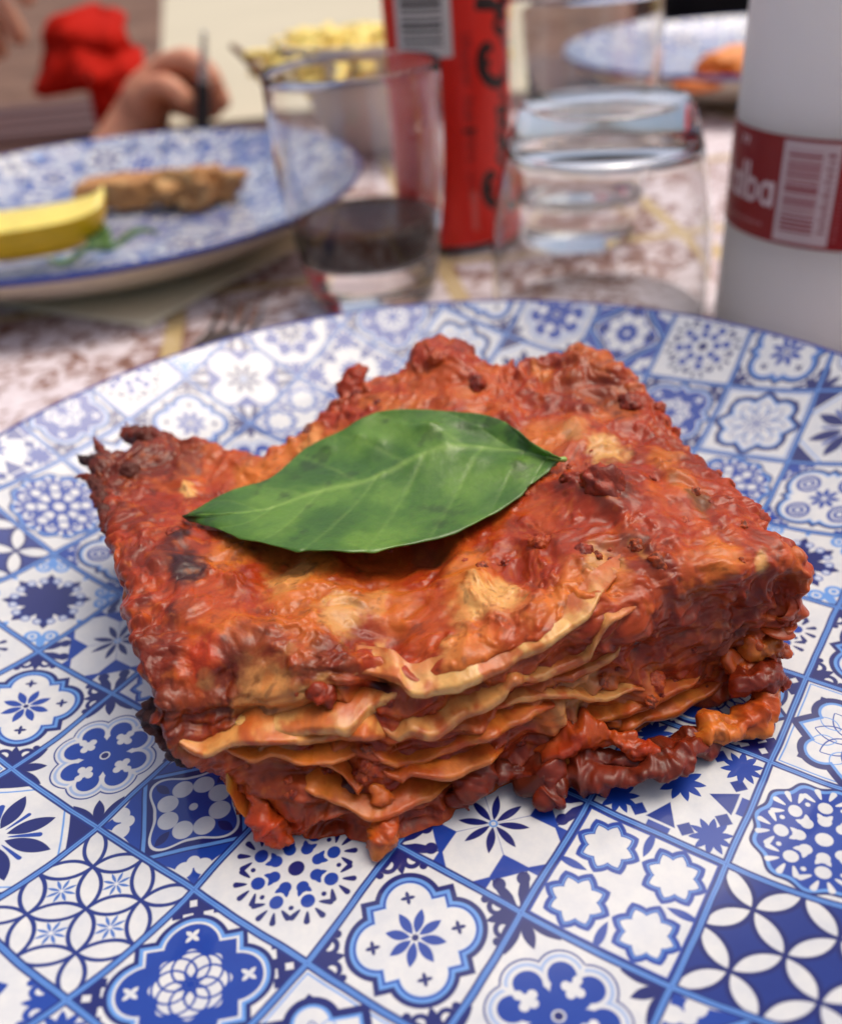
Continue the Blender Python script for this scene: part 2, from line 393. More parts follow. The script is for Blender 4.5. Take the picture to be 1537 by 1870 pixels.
M_GLAZE = simple('cream_stoneware', (214, 204, 184), .3, 12, .05, .05)
TU = 2.4; XU = np.array([.8047, -.5937]); YU = np.array([.5937, .8047]); C0 = np.array([.9537, 3.3347])
RP, HP, R0 = 5.5346*TU, .7995*TU, 3.4293*TU
def plate_z(r): return HP*np.clip((r-R0)/(RP-R0), 0, None)**1.6
def plate(name, c, label, scale=1.0, rot=0.0, tilt=None, group='tile-print plates on the table', off=(0, 0)):
    t = thing(name, c, label, 'plate', group)
    rr = np.concatenate([np.linspace(0.02, R0, 14), np.linspace(R0+.15, RP, 26)]); n = 220
    V, F = lathe(np.stack([rr, plate_z(rr)], 1), (0, 0, 0), n)
    xy = V[:, :2] @ np.array([[math.cos(rot), math.sin(rot)], [-math.sin(rot), math.cos(rot)]])
    uvw = np.stack([(xy @ XU)/TU+C0[0]+off[0], (xy @ YU)/TU+C0[1]+off[1]], 1)
    o = put('printed_face', V*scale+c, F, M_PRINT, t, uv=uvw/np.array([4, 8]))
    rim = [(RP, HP), (RP+.09, HP+.035), (RP+.17, HP+.0), (RP+.18, HP-.12), (RP+.10, HP-.26)]
    rb = simple('blue_rim_band', (40, 58, 140), .2, 20, .03, .1)
    V, F = lathe(rim, (0, 0, 0), n); put('rim', V*scale+c, F, rb, t)
    und = [(RP+.10, HP-.26)]+[(r, plate_z(r)-.42-.3*(1-(r-7)/(RP-7))**2) for r in np.linspace(RP-.4, 7.6, 14)]+[(7.4, -1.0), (7.0, -1.0), (6.9, -.75), (.02, -.7)]
    V, F = lathe(und, (0, 0, 0), n); put('underside', V*scale+c, F, M_GLAZE, t)
    if tilt: t.rotation_euler = tilt
    return t
# ================================================================== THE SETTING
TZ = -1.0                                       # table top
def flat(name, pts, z0, z1, mat, **kw):
    n = len(pts); V = [(*p, z1) for p in pts]+[(*p, z0) for p in pts]
    F = [list(range(n)), list(range(2*n-1, n-1, -1))]+[[i, i+n, (i+1) % n+n, (i+1) % n] for i in range(n)]
    return put(name, V, [f[::-1] for f in F], mat, smooth=False, **kw)
def ground_mat():
    m = NT('paving_ground'); n = m.noise(2.2, 8, .7, .5); r = m.ramp(n.outputs[0], [(.3, (.05, .022, .014)), (.5, (.15, .075, .045)), (.7, (.28, .17, .12))]); m.l(r.outputs[0], m.b.inputs['Base Color']); m.s(Roughness=.9)
    b = m.bump(n.outputs[0], .5, .02); m.l(b.outputs[0], m.b.inputs['Normal']); return m.m
G = 3000.; tag(put('ground', [(-G, -G, -76), (G, -G, -76), (G, G, -76), (-G, G, -76)], [[0, 1, 2, 3]], ground_mat(), smooth=False), None, kind='structure')
def wood_mat(name, dark, light, sc=9):
    m = NT(name); tc = m.n('ShaderNodeTexCoord'); mp = m.n('ShaderNodeMapping'); mp.inputs['Scale'].default_value = (1, 7, 1); m.l(tc.outputs['Object'], mp.inputs[0])
    n = m.n('ShaderNodeTexNoise', Scale=sc, Detail=8, Roughness=.65, Distortion=.6); m.l(mp.outputs[0], n.inputs[0])
    r = m.ramp(n.outputs[0], [(.3, tuple(lin(dark))), (.7, tuple(lin(light)))]); m.l(r.outputs[0], m.b.inputs['Base Color']); b = m.bump(n.outputs[0], .3, .001); m.l(b.outputs[0], m.b.inputs['Normal']); m.s(Roughness=.5); return m.m
M_WOOD = wood_mat('brown_table_wood', (52, 30, 22), (98, 62, 44))
tb = thing('table', (0, 40, -75), 'brown wooden dining table under the printed cloth', 'table')
flat('tabletop', [(-85, -44), (85, -44), (85, 84), (12, 84), (12, 64), (-85, 64)], -4.7, -1.31, M_WOOD, parent=tb)
for sx in (-1, 1):
    for sy in (-1, 1):
        V, F = box((sx*78, 10+sy*46, -40.2), (7, 7, 70.9), 0, .5); put('leg', V, F, M_WOOD, tb, smooth=False)
def cloth_mat():
    m = NT('printed_tablecloth'); tc = m.n('ShaderNodeTexCoord')
    mp = m.n('ShaderNodeMapping'); mp.inputs['Rotation'].default_value = (0, 0, math.radians(-6)); mp.inputs['Location'].default_value = (.137, .045, 0); m.l(tc.outputs['Object'], mp.inputs[0])
    # 12 cm printed squares with yellow-cream bands, each filled with brown arabesque on lilac white
    n = m.n('ShaderNodeTexNoise', Scale=85, Detail=3, Roughness=.5, Distortion=2.6); m.l(mp.outputs[0], n.inputs[0])
    v = m.n('ShaderNodeTexVoronoi', Scale=48, _feature='DISTANCE_TO_EDGE'); m.l(mp.outputs[0], v.inputs[0])
    w = m.n('ShaderNodeMath', _operation='ADD'); m.l(n.outputs[0], w.inputs[0]); vm = m.n('ShaderNodeMath', _operation='MULTIPLY'); vm.inputs[1].default_value = .55; m.l(v.outputs[0], vm.inputs[0]); m.l(vm.outputs[0], w.inputs[1])
    big = m.n('ShaderNodeTexNoise', Scale=9, Detail=2, Roughness=.5); m.l(mp.outputs[0], big.inputs[0])
    bs = m.n('ShaderNodeMath', _operation='MULTIPLY_ADD'); bs.inputs[1].default_value = .75; bs.inputs[2].default_value = -.37; m.l(big.outputs[0], bs.inputs[0])
    ww = m.n('ShaderNodeMath', _operation='ADD'); m.l(w.outputs[0], ww.inputs[0]); m.l(bs.outputs[0], ww.inputs[1])
    r = m.ramp(ww.outputs[0], [(.38, tuple(lin((118, 80, 66)))), (.50, tuple(lin((150, 112, 100)))), (.55, tuple(lin((208, 196, 200)))), (.8, tuple(lin((228, 218, 222))))])
    sx = m.n('ShaderNodeSeparateXYZ'); m.l(mp.outputs[0], sx.inputs[0]); mk = []
    for ax in (0, 1):
        mu = m.n('ShaderNodeMath', _operation='DIVIDE'); mu.inputs[1].default_value = .12; m.l(sx.outputs[ax], mu.inputs[0])
        fr = m.n('ShaderNodeMath', _operation='FRACT'); m.l(mu.outputs[0], fr.inputs[0])
        sb = m.n('ShaderNodeMath', _operation='SUBTRACT'); sb.inputs[1].default_value = .5; m.l(fr.outputs[0], sb.inputs[0])
        ab = m.n('ShaderNodeMath', _operation='ABSOLUTE'); m.l(sb.outputs[0], ab.inputs[0])
        lt = m.n('ShaderNodeMath', _operation='LESS_THAN'); lt.inputs[1].default_value = .032; m.l(ab.outputs[0], lt.inputs[0]); mk.append(lt)
    mxm = m.n('ShaderNodeMath', _operation='MAXIMUM'); m.l(mk[0].outputs[0], mxm.inputs[0]); m.l(mk[1].outputs[0], mxm.inputs[1])
    mm = m.n('ShaderNodeMath', _operation='MULTIPLY'); mm.inputs[1].default_value = .85; m.l(mxm.outputs[0], mm.inputs[0])
    mx = m.n('ShaderNodeMix', _data_type='RGBA'); m.l(mm.outputs[0], mx.inputs[0]); m.l(r.outputs[0], mx.inputs[6]); mx.inputs[7].default_value = (*lin((196, 172, 118)), 1)
    m.l(mx.outputs[2], m.b.inputs['Base Color']); m.s(Roughness=.55); fb = m.noise(900, 2, .5); b = m.bump(fb.outputs[0], .2, .0003); m.l(b.outputs[0], m.b.inputs['Normal']); return m.m
tag(flat('tablecloth', [(-60, -34), (60, -34), (60, 62), (11, 62), (11, 57), (-60, 57)], -1.3, TZ-.02, cloth_mat()), 'cloth printed with brown arabesque squares and yellow bands, under the plates', 'tablecloth')
M_PAPER = simple('cream_paper', (196, 188, 164), .75, 6, .15, .04)
# ================================================================== MAIN PLATE
plate('main_plate', (0, 0, 0), 'blue and white tile-print plate holding the lasagne slice', group=None)
# ================================================================== LASAGNE
NETPX = [
 [(172,852,2.9),(330,800,2.9),(490,832,2.7),(600,752,3.0),(715,695,3.5),(812,632,3.9),(935,680,3.6),(1045,645,3.8),(1150,695,3.5)],
 [(188,905,2.95),(330,880,2.75),(480,880,2.7),(590,830,3.0),(700,790,3.4),(820,745,3.7),(930,770,3.5),(1080,760,3.5),(1225,790,3.2)],
 [(207,985,3.05),(340,980,3.0),(470,970,2.9),(590,940,3.0),(700,910,3.1),(830,880,3.2),(960,880,3.3),(1120,880,3.55),(1350,908,3.2)],
 [(225,1110,3.1),(350,1100,3.2),(480,1070,3.1),(600,1060,3.0),(720,1040,2.9),(840,1020,3.0),(980,1000,3.2),(1170,990,3.4),(1400,975,3.1)],
 [(250,1195,3.1),(370,1190,3.15),(480,1170,3.15),(590,1160,3.1),(720,1150,2.9),(850,1130,3.0),(1000,1080,3.2),(1210,1040,3.35),(1450,1012,3.0)],
 [(275,1280,2.75),(380,1262,2.7),(490,1240,2.8),(590,1230,2.9),(740,1240,2.8),(860,1215,2.9),(1020,1150,3.1),(1230,1095,3.0),(1432,1050,2.7)],
 [(300,1330,2.2),(395,1335,2.0),(500,1330,2.0),(600,1325,2.0),(740,1330,2.0),(870,1290,2.0),(1030,1230,2.0),(1230,1170,2.0),(1410,1115,1.9)],
 [(375,1385,1.3),(435,1415,1.2),(515,1430,1.1),(600,1430,1.1),(725,1435,1.0),(870,1385,1.0),(1040,1315,1.0),(1240,1235,1.0),(1412,1190,1.0)],
 [(440,1480,0.),(485,1512,0.),(545,1532,0.),(620,1530,0.),(725,1525,0.),(870,1462,0.),(1020,1395,0.),(1225,1300,0.),(1395,1262,0.)]]
net = np.array([[at(*p) for p in r] for r in NETPX])
back = net[0].copy(); back[:, 1] += .25; back[:, 2] = 1.2; back2 = net[0].copy(); back2[:, 1] -= .1; back2[:, 2] = 0.0
net = np.concatenate([back2[None], back[None], net])
l1 = net[:, 0].copy(); l1[:, 0] += np.where(l1[:, 2] > 1, .6, .1); l1[:, 2] *= .55; l2 = l1.copy(); l2[:, 0] += .5; l2[:, 2] = 0
r1 = net[:, -1].copy(); r1[:, 0] += .05; r1[:, 2] *= .5; r2 = r1.copy(); r2[:, 0] -= .35; r2[:, 2] = 0
net = np.concatenate([l2[:, None], l1[:, None], net, r1[:, None], r2[:, None]], 1)
NR, NC = 620, 860
B = cr(net, NR); B = np.swapaxes(cr(np.swapaxes(B, 0, 1), NC), 0, 1); P0 = B.reshape(-1, 3)
tt = np.repeat(np.linspace(0, len(net)-1, NR), NC); ss = np.tile(np.linspace(0, net.shape[1]-1, NC), NR)
nrm = grid_normals(P0, NR, NC)
if nrm[(np.abs(tt-5) < .1) & (np.abs(ss-6) < .1)].mean(0)[2] < 0: nrm = -nrm
face = sstep(6.7, 7.4, tt)*(1-sstep(9.8, 10, tt)*.6)          # cut front side
wp = P0+.25*np.stack([fbm(P0, .9, 2, s=k) for k in (1, 2, 3)], 1)
big = fbm(wp, .55, 2, s=5); mid = fbm(wp, 1.25, 3, .44, 11); rid = fbm(wp, 1.1, 3, .5, 21, True); fine = fbm(wp, 4.5, 4, .6, 31); blob = np.maximum(fbm(wp, 2.3, 2, .5, 41), 0)
strat = fbm(wp*np.array([.35, .35, 2.6]), 1.0, 3, .55, 51)
edgew = np.maximum(sstep(3.4, 2.2, ss), sstep(9.0, 10.6, ss))
edgew = np.maximum(edgew, sstep(3.0, 2.0, tt))
grain = np.maximum(fbm(wp, 5.2, 2, .5, 45), 0)**1.3; gmask = sstep(-.35, .35, fbm(wp, .9, 2, .5, 47)+.5*sstep(6.2, 7.6, ss)-.1)
top = 1-face; rgt = sstep(7.2, 8.2, ss)
disp = top*(.13*big+.12*mid+.07*blob)+face*(.13*mid+(.20-.13*rgt)*strat+(.10+.12*rgt)*blob+.05*rid-.10)+(.010-.005*top)*fine+.055*grain*gmask
lfm = np.exp(-(((P0[:, 0]+.7)/3.2)**2+((P0[:, 1]+.9+.0)/1.5)**2)**2)*top; disp *= 1-.6*lfm
disp += edgew*(.55+.45*sstep(3, 6, ss))*(.15*np.abs(fbm(wp, 2.0, 3, .5, 61))+.02*fine+.22*np.maximum(fbm(wp, 3.0, 2, .5, 63)-.25, 0))
disp *= sstep(0, .5, tt)*1.0
P1 = P0+nrm*disp[:, None]; P1[:, 2] = np.maximum(P1[:, 2], plate_z(np.hypot(P1[:, 0], P1[:, 1]))+.02)
# lookup of what the lens meets at a pixel -> a real point on the body
pj = project(P1); use = np.where((tt > 1.6) & (ss > 1.5) & (ss < 10.6))[0][::5]
kd = kdtree.KDTree(len(use))
for q, i in enumerate(use): kd.insert((pj[i, 0], pj[i, 1], 0), q)
kd.balance()
def surf(px, py, r=9):
    c = kd.find_range((px, py, 0), r) or [kd.find((px, py, 0))]
    i = min((use[q] for _, q, _ in c), key=lambda k: pj[k, 2]); return P1[i], nrm[i]
# sculpted dents and hills where the photograph shows them (pixel, radius px, height cm)
for px, py, r, h in [(1110,905,48,.30),(1045,885,30,.16),(1180,1000,40,.14),(1040,1010,45,.10),(815,660,45,.12),(650,690,34,.16),(720,1005,60,-.22),(790,1000,30,-.22),(1110,945,26,-.15),
                     (320,980,28,.14),(335,1030,34,.12),(325,1115,28,.10),(720,1165,34,-.24),(770,1180,30,-.14),(690,1260,34,-.62),(650,1275,22,-.3),(590,1255,30,-.12),(620,1435,34,-.45),(670,1290,20,-.3),
                     (1185,1195,26,-.30),(1190,1245,32,.22),(690,1350,40,-.2),(840,1260,30,-.1),(1000,1250,30,.1),(980,1355,34,-.18),(880,1330,36,.14),(830,1390,40,.12),(530,1480,50,.22),(690,1500,34,.2),(470,1440,34,.05),
                     (1390,1100,34,.12),(1360,1180,30,-.15),(1300,1040,34,-.12),(1250,900,30,.12),(1200,860,24,-.14),(600,1010,36,.12),(530,1015,24,-.12),(880,1060,44,.12),(950,1030,24,-.10),(560,1090,44,.1),(440,1020,40,.08),(420,1150,40,.1)]:
    c, nn = surf(px, py); rc = r*project(c[None])[0, 2]/FPX
    dd = np.linalg.norm((P1-c)*np.array([1, .65, .9]), axis=1)/rc; dd = dd*(1+.25*mid*.5)
    P1 += nrm*(h*np.exp(-dd**2*1.1))[:, None]
P1[:, 2] = np.maximum(P1[:, 2], .02); pj = project(P1)
# colour of the food, with shade painted into holes and below the leaf
C = dict(red=(154,50,17), dred=(114,37,16), ored=(176,73,23), orange=(197,108,38), cheese=(218,166,96), dark=(84,35,21), burnt_and_shade=(44,22,24), brown=(122,58,34), olive=(96,72,36), bright=(184,60,22), pale=(214,150,82))
C = {k: lin(v) for k, v in C.items()}
n1 = fbm(wp, 1.7, 4, .6, 71); n2 = fbm(wp, .8, 3, .55, 81); n3 = fbm(wp, 5.5, 3, .6, 91)
col = np.tile(C['red'], (len(P1), 1))
def mixc(w, c):
    global col
    w = np.clip(w, 0, 1)[:, None]; col = col*(1-w)+np.asarray(c)*w
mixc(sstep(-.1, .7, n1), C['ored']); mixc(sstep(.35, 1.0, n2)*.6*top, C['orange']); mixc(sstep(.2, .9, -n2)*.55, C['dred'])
mixc(face*.15, C['dred']); mixc(face*sstep(-.1, .6, strat)*.6, C['ored'])
WP2 = P1+np.stack([.16*fbm(P1, 1.9, 3, .6, 100+k) for k in range(3)], 1)
BL = """150,850,50,dred,1;230,830,75,dark,.75;320,830,60,dark,.6;165,880,30,burnt,.5;250,930,60,dred,.7;410,845,40,ored,.9;470,860,48,orange,1;333,890,20,cheese,1;350,930,30,red,.7;540,825,60,orange,1;560,800,30,cheese,.35;650,705,45,ored,.6;715,760,45,orange,.7;820,670,60,red,.6;800,700,50,ored,.8;900,710,50,ored,.7;1060,690,70,dred,.6;985,672,20,orange,1;1130,720,45,dark,.45;1000,790,45,orange,.8;1110,812,36,cheese,.85;1050,775,30,cheese,.4;1180,800,40,red,.7;1115,900,55,dark,.8;1050,880,35,dred,.8;1215,830,34,orange,.8;1260,880,34,orange,.6;1280,915,24,olive,.75;1240,865,18,olive,.4;1330,890,46,red,.7;1220,950,60,red,.7;1050,960,66,red,.6;1000,930,40,ored,.8;1170,1000,30,brown,.9;1165,1005,14,pale,.5;1200,1040,44,dred,.5;1320,1000,38,orange,.9;1385,1012,18,cheese,.9;1435,1022,30,ored,.9;1390,1085,56,dred,.8;1280,1075,46,orange,.6;1260,1050,30,ored,.8
195,930,36,dark,.6;222,1080,36,dark,.5;248,1165,40,dark,.55;285,1245,44,dark,.5;240,1040,50,red,.7;230,1010,30,dark,.5;300,1000,40,dark,.6;340,1028,44,burnt,.95;318,972,30,burnt,.9;328,1112,36,burnt,.85;262,1088,26,burnt,.5;420,1000,46,orange,.8;390,1080,66,ored,.7;540,1060,70,orange,.85;520,1050,40,cheese,.45;620,1110,46,cheese,.75;560,1140,46,orange,.6;385,1232,18,cheese,.9;372,1195,36,bright,.7;300,1180,50,dred,.7;260,1240,50,dred,.8;450,1150,50,ored,.6;470,1190,66,dark,.55;430,1270,70,dark,.65;600,1205,56,dark,.6;540,1240,40,dark,.5;580,1005,40,orange,.8;500,1005,34,orange,.6;700,1020,46,ored,.8;760,1000,30,brown,.7;800,1000,22,olive,.4;860,1050,60,orange,.9;905,1085,50,cheese,.85;850,1100,40,cheese,.45;945,1020,40,red,.75;985,1065,34,red,.6;1020,1085,46,orange,.9;720,1110,50,orange,.6;690,1090,30,cheese,.4;770,1150,40,ored,.9;830,1165,36,pale,.7;705,1170,22,cheese,.7;930,1150,56,ored,.9;880,1195,60,orange,.8;1060,1050,40,orange,.7;1105,1025,34,cheese,.6;1115,1060,34,orange,.8
500,1300,80,pale,.7;580,1275,30,cheese,.7;690,1265,26,burnt,.9;640,1290,24,brown,.6;620,1310,60,orange,.6;850,1290,50,orange,.5;520,1400,80,dark,.6;620,1435,30,burnt,.85;600,1480,70,dark,.6;500,1470,40,ored,.6;545,1500,40,bright,.6;690,1500,30,orange,.6;780,1440,60,dred,.7;980,1400,60,dark,.6;900,1300,60,ored,.7;1000,1290,50,orange,.6;1060,1260,50,cheese,.5;1190,1242,34,orange,.9;1185,1196,16,burnt,.9;1250,1150,90,dred,.5;1180,1120,60,ored,.5;1330,1200,60,dark,.6;1400,1180,30,ored,.8;1410,1230,30,red,.8;1120,1290,60,orange,.5;1200,1270,40,ored,.6;350,1340,50,dark,.6;330,1300,50,dark,.6;300,1280,40,brown,.5"""
for line in BL.replace('\n', ';').split(';'):  # brown blob at the leaf's lower edge and near-black in dented holes: painted shade
    a, b, r, k, w = line.split(','); w = float(w)*(.55 if k in ('dark', 'dred') and float(b) > 1290 else 1); c, nn = surf(float(a), float(b)); rc = float(r)*project(c[None])[0, 2]/FPX
    d = np.linalg.norm((WP2-c)*np.array([1, .62, .85]), axis=1)/rc; mixc(sstep(1.2, .5, d+.16*n3)*float(w), C[k])
mixc(sstep(.3, 1.1, n3)*.30, C['orange']); mixc(sstep(.4, 1.1, -n3)*.45, C['dark'])
mixc(sstep(.02, -.25, disp-.05*mid)*.35*top, C['dred'])  # darker red where the top dips
LAS = thing('lasagne', (0, 0, 0), 'baked square slice of lasagne with tomato meat sauce, centre of the plate', 'lasagne')
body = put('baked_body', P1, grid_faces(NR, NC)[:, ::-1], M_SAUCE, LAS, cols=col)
# pasta sheets: thin wavy slabs whose lower lips come out of the cut side
def sheet(pts, th=.16, depth=1.2, out=.10, tint='cheese', stain=.5, seed=0, rise=.12, lip=.05):
    P = []
    for px, py in pts:
        c, nn = surf(px, py); h = np.array([nn[0], nn[1], 0]); h /= np.linalg.norm(h)+1e-6; P.append(np.r_[c, h])
    P = np.array(P); n = 46*len(pts); ctl = P.copy()
    ctl[1:-1, 3:] = (P[:-2, 3:]+P[1:-1, 3:]+P[2:, 3:])/3
    Q = cr(ctl, n); c, h = Q[:, :3], Q[:, 3:]; h = h/np.linalg.norm(h, axis=1, keepdims=True)
    sx = np.linspace(0, 1, n); taper = np.clip(np.minimum(sx, 1-sx)*5, 0, 1)**.8
    a = []                                            # cross-section: (outward, up)
    k = 9
    for t in np.linspace(0, 1, 12): a.append((-depth*(1-t), rise*(1-t)*1.0+th/2))
    for t in np.linspace(PI/2, -PI/2, k)[1:-1]: a.append((th*.38*math.cos(t)**.6, th/2*math.sin(t)))
    for t in np.linspace(0, 1, 8): a.append((-depth*t, rise*t-th/2))
    a = np.array(a); m = len(a)
    V = c[:, None]+h[:, None]*((a[None, :, 0]+out*taper[:, None]-.22*(1-taper[:, None]))[..., None])+np.array([0, 0, 1.])*(a[None, :, 1]*((.35+.65*taper)*(.85+.4*fbm(c, 1.3, 2, .5, seed+240)))[:, None])[..., None]
    V = V.reshape(-1, 3); s1 = fbm(V, 1.1, 3, .5, seed+200); s2 = fbm(V, 3.2, 3, .6, seed+210)
    V += np.repeat(h, m, 0)*(np.repeat(.10*fbm(c, 1.0, 2, .5, seed+200)+.035*fbm(c, 3.0, 2, .5, seed+205), m)+.012*s2)[:, None]
    V += np.array([0, 0, 1.])*(np.repeat(.045*fbm(c, .9, 3, .5, seed+220), m)+.012*s2+.03*s1)[:, None]
    V[:, 2] = np.maximum(V[:, 2], .05)
    base = C[tint]; cc = np.tile(base, (len(V), 1)); st = fbm(V, 1.6, 4, .6, seed+230)
    w = sstep(.30-stain, .9-stain, st)[:, None]*.8; cc = cc*(1-w)+C['ored']*w; w = sstep(.3, .9, -s2)[:, None]*.6; cc = cc*(1-w)+C['orange']*w; w = sstep(.1, .9, fbm(V*np.array([.5, .5, 1.6]), 2.2, 3, .6, seed+260))[:, None]*.55; cc = cc*(1-w)+C['red']*w
    w = np.tile(sstep(-.12, -.45, a[:, 0]), n)[:, None]*.7; cc = cc*(1-w)+(C['ored']*.6+C['orange']*.4)*w
    w = sstep(.9, .0, np.repeat(taper, m))[:, None]*.8; cc = cc*(1-w)+C['ored']*w
    return put('pasta_sheet', V, grid_faces(n, m), M_PASTA, LAS, cols=cc)
sheet([(640,1243),(665,1228),(690,1222),(720,1240),(754,1266),(813,1259),(870,1232),(920,1208),(975,1186),(1030,1160),(1075,1122),(1105,1085),(1128,1062)], .18, .5, .08, 'cheese', .42, 1)
sheet([(392,1306),(428,1318),(470,1324),(520,1324),(560,1312),(600,1318),(640,1312),(680,1298),(715,1282),(745,1272)], .23, 1.0, .10, 'cheese', .36, 2)
sheet([(690,1340),(720,1338),(748,1330),(790,1318),(845,1297),(896,1268),(940,1246),(984,1230),(1052,1208),(1085,1176),(1125,1135),(1165,1112)], .21, .9, .07, 'pale', .42, 3)
sheet([(1000,1252),(1040,1232),(1085,1222),(1115,1204),(1142,1184)], .18, .9, .07, 'pale', .4, 4)
sheet([(300,1345),(330,1362),(365,1366),(411,1352),(470,1345),(538,1352),(580,1348),(625,1342),(665,1346),(700,1365),(728,1386)], .17, 1.0, .07, 'pale', .55, 5)
sheet([(560,1398),(590,1388),(615,1396),(630,1420),(648,1442),(668,1436)], .12, .7, .16, 'orange', .3, 6)
sheet([(655,1388),(700,1384),(745,1378),(790,1372),(840,1352),(890,1325),(930,1312),(980,1300),(1020,1288)], .18, .9, .10, 'orange', .5, 7)
sheet([(400,1400),(430,1450),(470,1500),(510,1522)], .2, .7, .06, 'orange', .3, 8)
sheet([(1020,1385),(1090,1352),(1150,1326),(1220,1290),(1290,1262),(1340,1240)], .18, .8, .08, 'orange', .55, 9)
sheet([(690,1412),(730,1408),(760,1402),(800,1405),(850,1390),(900,1372),(940,1365)], .14, .7, .14, 'orange', .6, 10)
sheet([(900,1300),(960,1274),(1020,1262),(1060,1268),(1100,1272),(1150,1260),(1200,1258)], .14, .8, .07, 'pale', .5, 11)
sheet([(400,1380),(450,1384),(500,1380),(540,1374),(600,1380),(660,1394)], .13, .8, .07, 'orange', .45, 12)
sheet([(520,1440),(570,1446),(620,1470),(680,1478),(740,1462),(800,1440),(860,1425)], .13, .7, .06, 'orange', .5, 15)
sheet([(1060,1325),(1110,1300),(1160,1290),(1230,1262),(1300,1228)], .14, .7, .05, 'orange', .5, 16)
# torn, sauced strips hanging off the slice
def strip(name, pts, rad, colr, seed, parent=LAS, flat_=.8, amp=.16, frq=1.5, mat=None, ns=26, label=None):
    pts = np.array([at(*p) for p in pts]); n = ns*len(pts); P = cr(pts, n); r = cr(np.array(rad, float)[:, None], n)[:, 0]
    P = P+np.stack([.05*fbm(P, 1.2, 2, s=seed+k) for k in range(3)], 1)
    V, F = tube(P, r, 40, flat_); c = np.repeat(np.concatenate([np.repeat(P[:1], 5, 0), P, np.repeat(P[-1:], 5, 0)]), 40, 0)
    d = V-c; L = np.linalg.norm(d, axis=1, keepdims=True)+1e-6
    V = V+d/L*(amp*fbm(V, frq, 3, .55, seed+10)+amp*.22*fbm(V, frq*2.6, 3, .5, seed+20)+.02*fbm(V, 9, 2, .5, seed+30)+.10*np.maximum(fbm(V, 4.2, 2, .5, seed+35), 0))[:, None]*np.minimum(L/ .12, 1)
    V[:, 2] = np.maximum(V[:, 2], .015)
    a, b = (C[k] for k in colr); w = sstep(-.5, .6, fbm(V, 1.3, 3, .6, seed+40))[:, None]; cc = a*(1-w)+b*w
    w = sstep(.3, 1., fbm(V, 4, 3, .6, seed+50))[:, None]*.5; cc = cc*(1-w)+C['dark']*w
    o = put(name, V, F, mat or M_SAUCE, parent, cols=cc)
    if label: o['label'] = label
    return o
strip('torn_strip', [(985,1425,.3),(1040,1402,.35),(1100,1398,.4),(1165,1405,.4),(1215,1395,.4),(1255,1365,.4),(1285,1340,.35)], [.26,.34,.42,.36,.46,.34,.26], ('dark', 'dred'), 300, amp=.30, frq=1.1, flat_=.6, label='dark torn strip of sauce in front of the slice')
strip('torn_strip', [(1270,1345,.4),(1310,1332,.4),(1350,1328,.4),(1385,1305,.4),(1392,1272,.5),(1365,1240,.7),(1340,1215,.9)], [.24,.36,.28,.34,.28,.30,.3], ('ored', 'orange'), 320, amp=.22, frq=1.2, flat_=.7, label='orange torn curl at the right foot of the slice')
strip('torn_strip', [(1010,1362,.6),(1080,1345,.7),(1130,1352,.7),(1175,1378,.6),(1225,1385,.5)], [.36,.30,.22,.18,.14], ('ored', 'red'), 340, amp=.2)
strip('torn_strip', [(930,1405,.4),(975,1415,.35),(1000,1435,.3),(985,1452,.25)], [.38,.38,.3,.16], ('dark', 'dred'), 360, amp=.26, frq=1.2)
strip('torn_strip', [(1040,1400,.3),(1082,1420,.2),(1092,1432,.15)], [.22,.2,.1], ('orange', 'ored'), 370)
strip('torn_strip', [(860,1400,.6),(850,1440,.4),(840,1465,.2),(852,1478,.12)], [.3,.26,.2,.1], ('dred', 'ored'), 380)
strip('torn_strip', [(690,1440,.9),(700,1475,.6),(705,1510,.35),(695,1535,.2)], [.14,.2,.24,.24], ('orange', 'ored'), 390)
strip('torn_strip', [(470,1440,.9),(480,1480,.6),(500,1510,.35),(520,1538,.2)], [.25,.36,.36,.16], ('bright', 'ored'), 400)
strip('burnt_edge', [(275,1290,2.3),(285,1320,2.0),(300,1350,1.7),(325,1375,1.4),(345,1390,1.2)], [.12,.16,.14,.16,.1], ('dark', 'burnt_and_shade'), 410, amp=.12, frq=3.5, mat=M_CRUST)
strip('burnt_edge', [(228,792,2.85),(280,806,2.8),(340,816,2.75),(385,834,2.65)], [.16,.24,.22,.12], ('dred', 'dark'), 420, amp=.1, frq=2.5, mat=M_CRUST)
strip('burnt_edge', [(138,830,2.95),(152,842,2.95),(180,842,2.95),(215,845,2.9),(240,860,2.9)], [.015,.06,.14,.2,.2], ('dark', 'burnt_and_shade'), 430, amp=.08, frq=3, mat=M_CRUST)
strip('burnt_edge', [(140,872,2.9),(155,868,2.9),(172,880,2.9),(188,915,2.9),(202,960,2.9)], [.015,.06,.14,.14,.12], ('dark', 'dred'), 440, amp=.08, frq=3, mat=M_CRUST)
strip('burnt_edge', [(172,800,3.0),(185,822,2.95),(205,840,2.9)], [.02,.08,.14], ('dred', 'dark'), 445, amp=.06, frq=3, mat=M_CRUST)
strip('burnt_edge', [(228,775,3.0),(236,790,2.95),(262,802,2.85),(300,806,2.8)], [.03,.12,.18,.16], ('dred', 'dark'), 447, amp=.07, frq=3, mat=M_CRUST)
strip('torn_strip', [(1370,1010,2.9),(1410,1012,2.9),(1440,1010,2.85),(1466,1016,2.8)], [.26,.26,.2,.06], ('ored', 'red'), 450, amp=.06)
strip('torn_strip', [(1370,1180,1.2),(1405,1178,1.2),(1425,1185,1.1)], [.24,.26,.16], ('ored', 'orange'), 460, amp=.08)
strip('torn_strip', [(1360,1250,.8),(1400,1240,.8),(1425,1250,.7),(1430,1265,.6)], [.3,.3,.24,.1], ('red', 'dred'), 470, amp=.1)
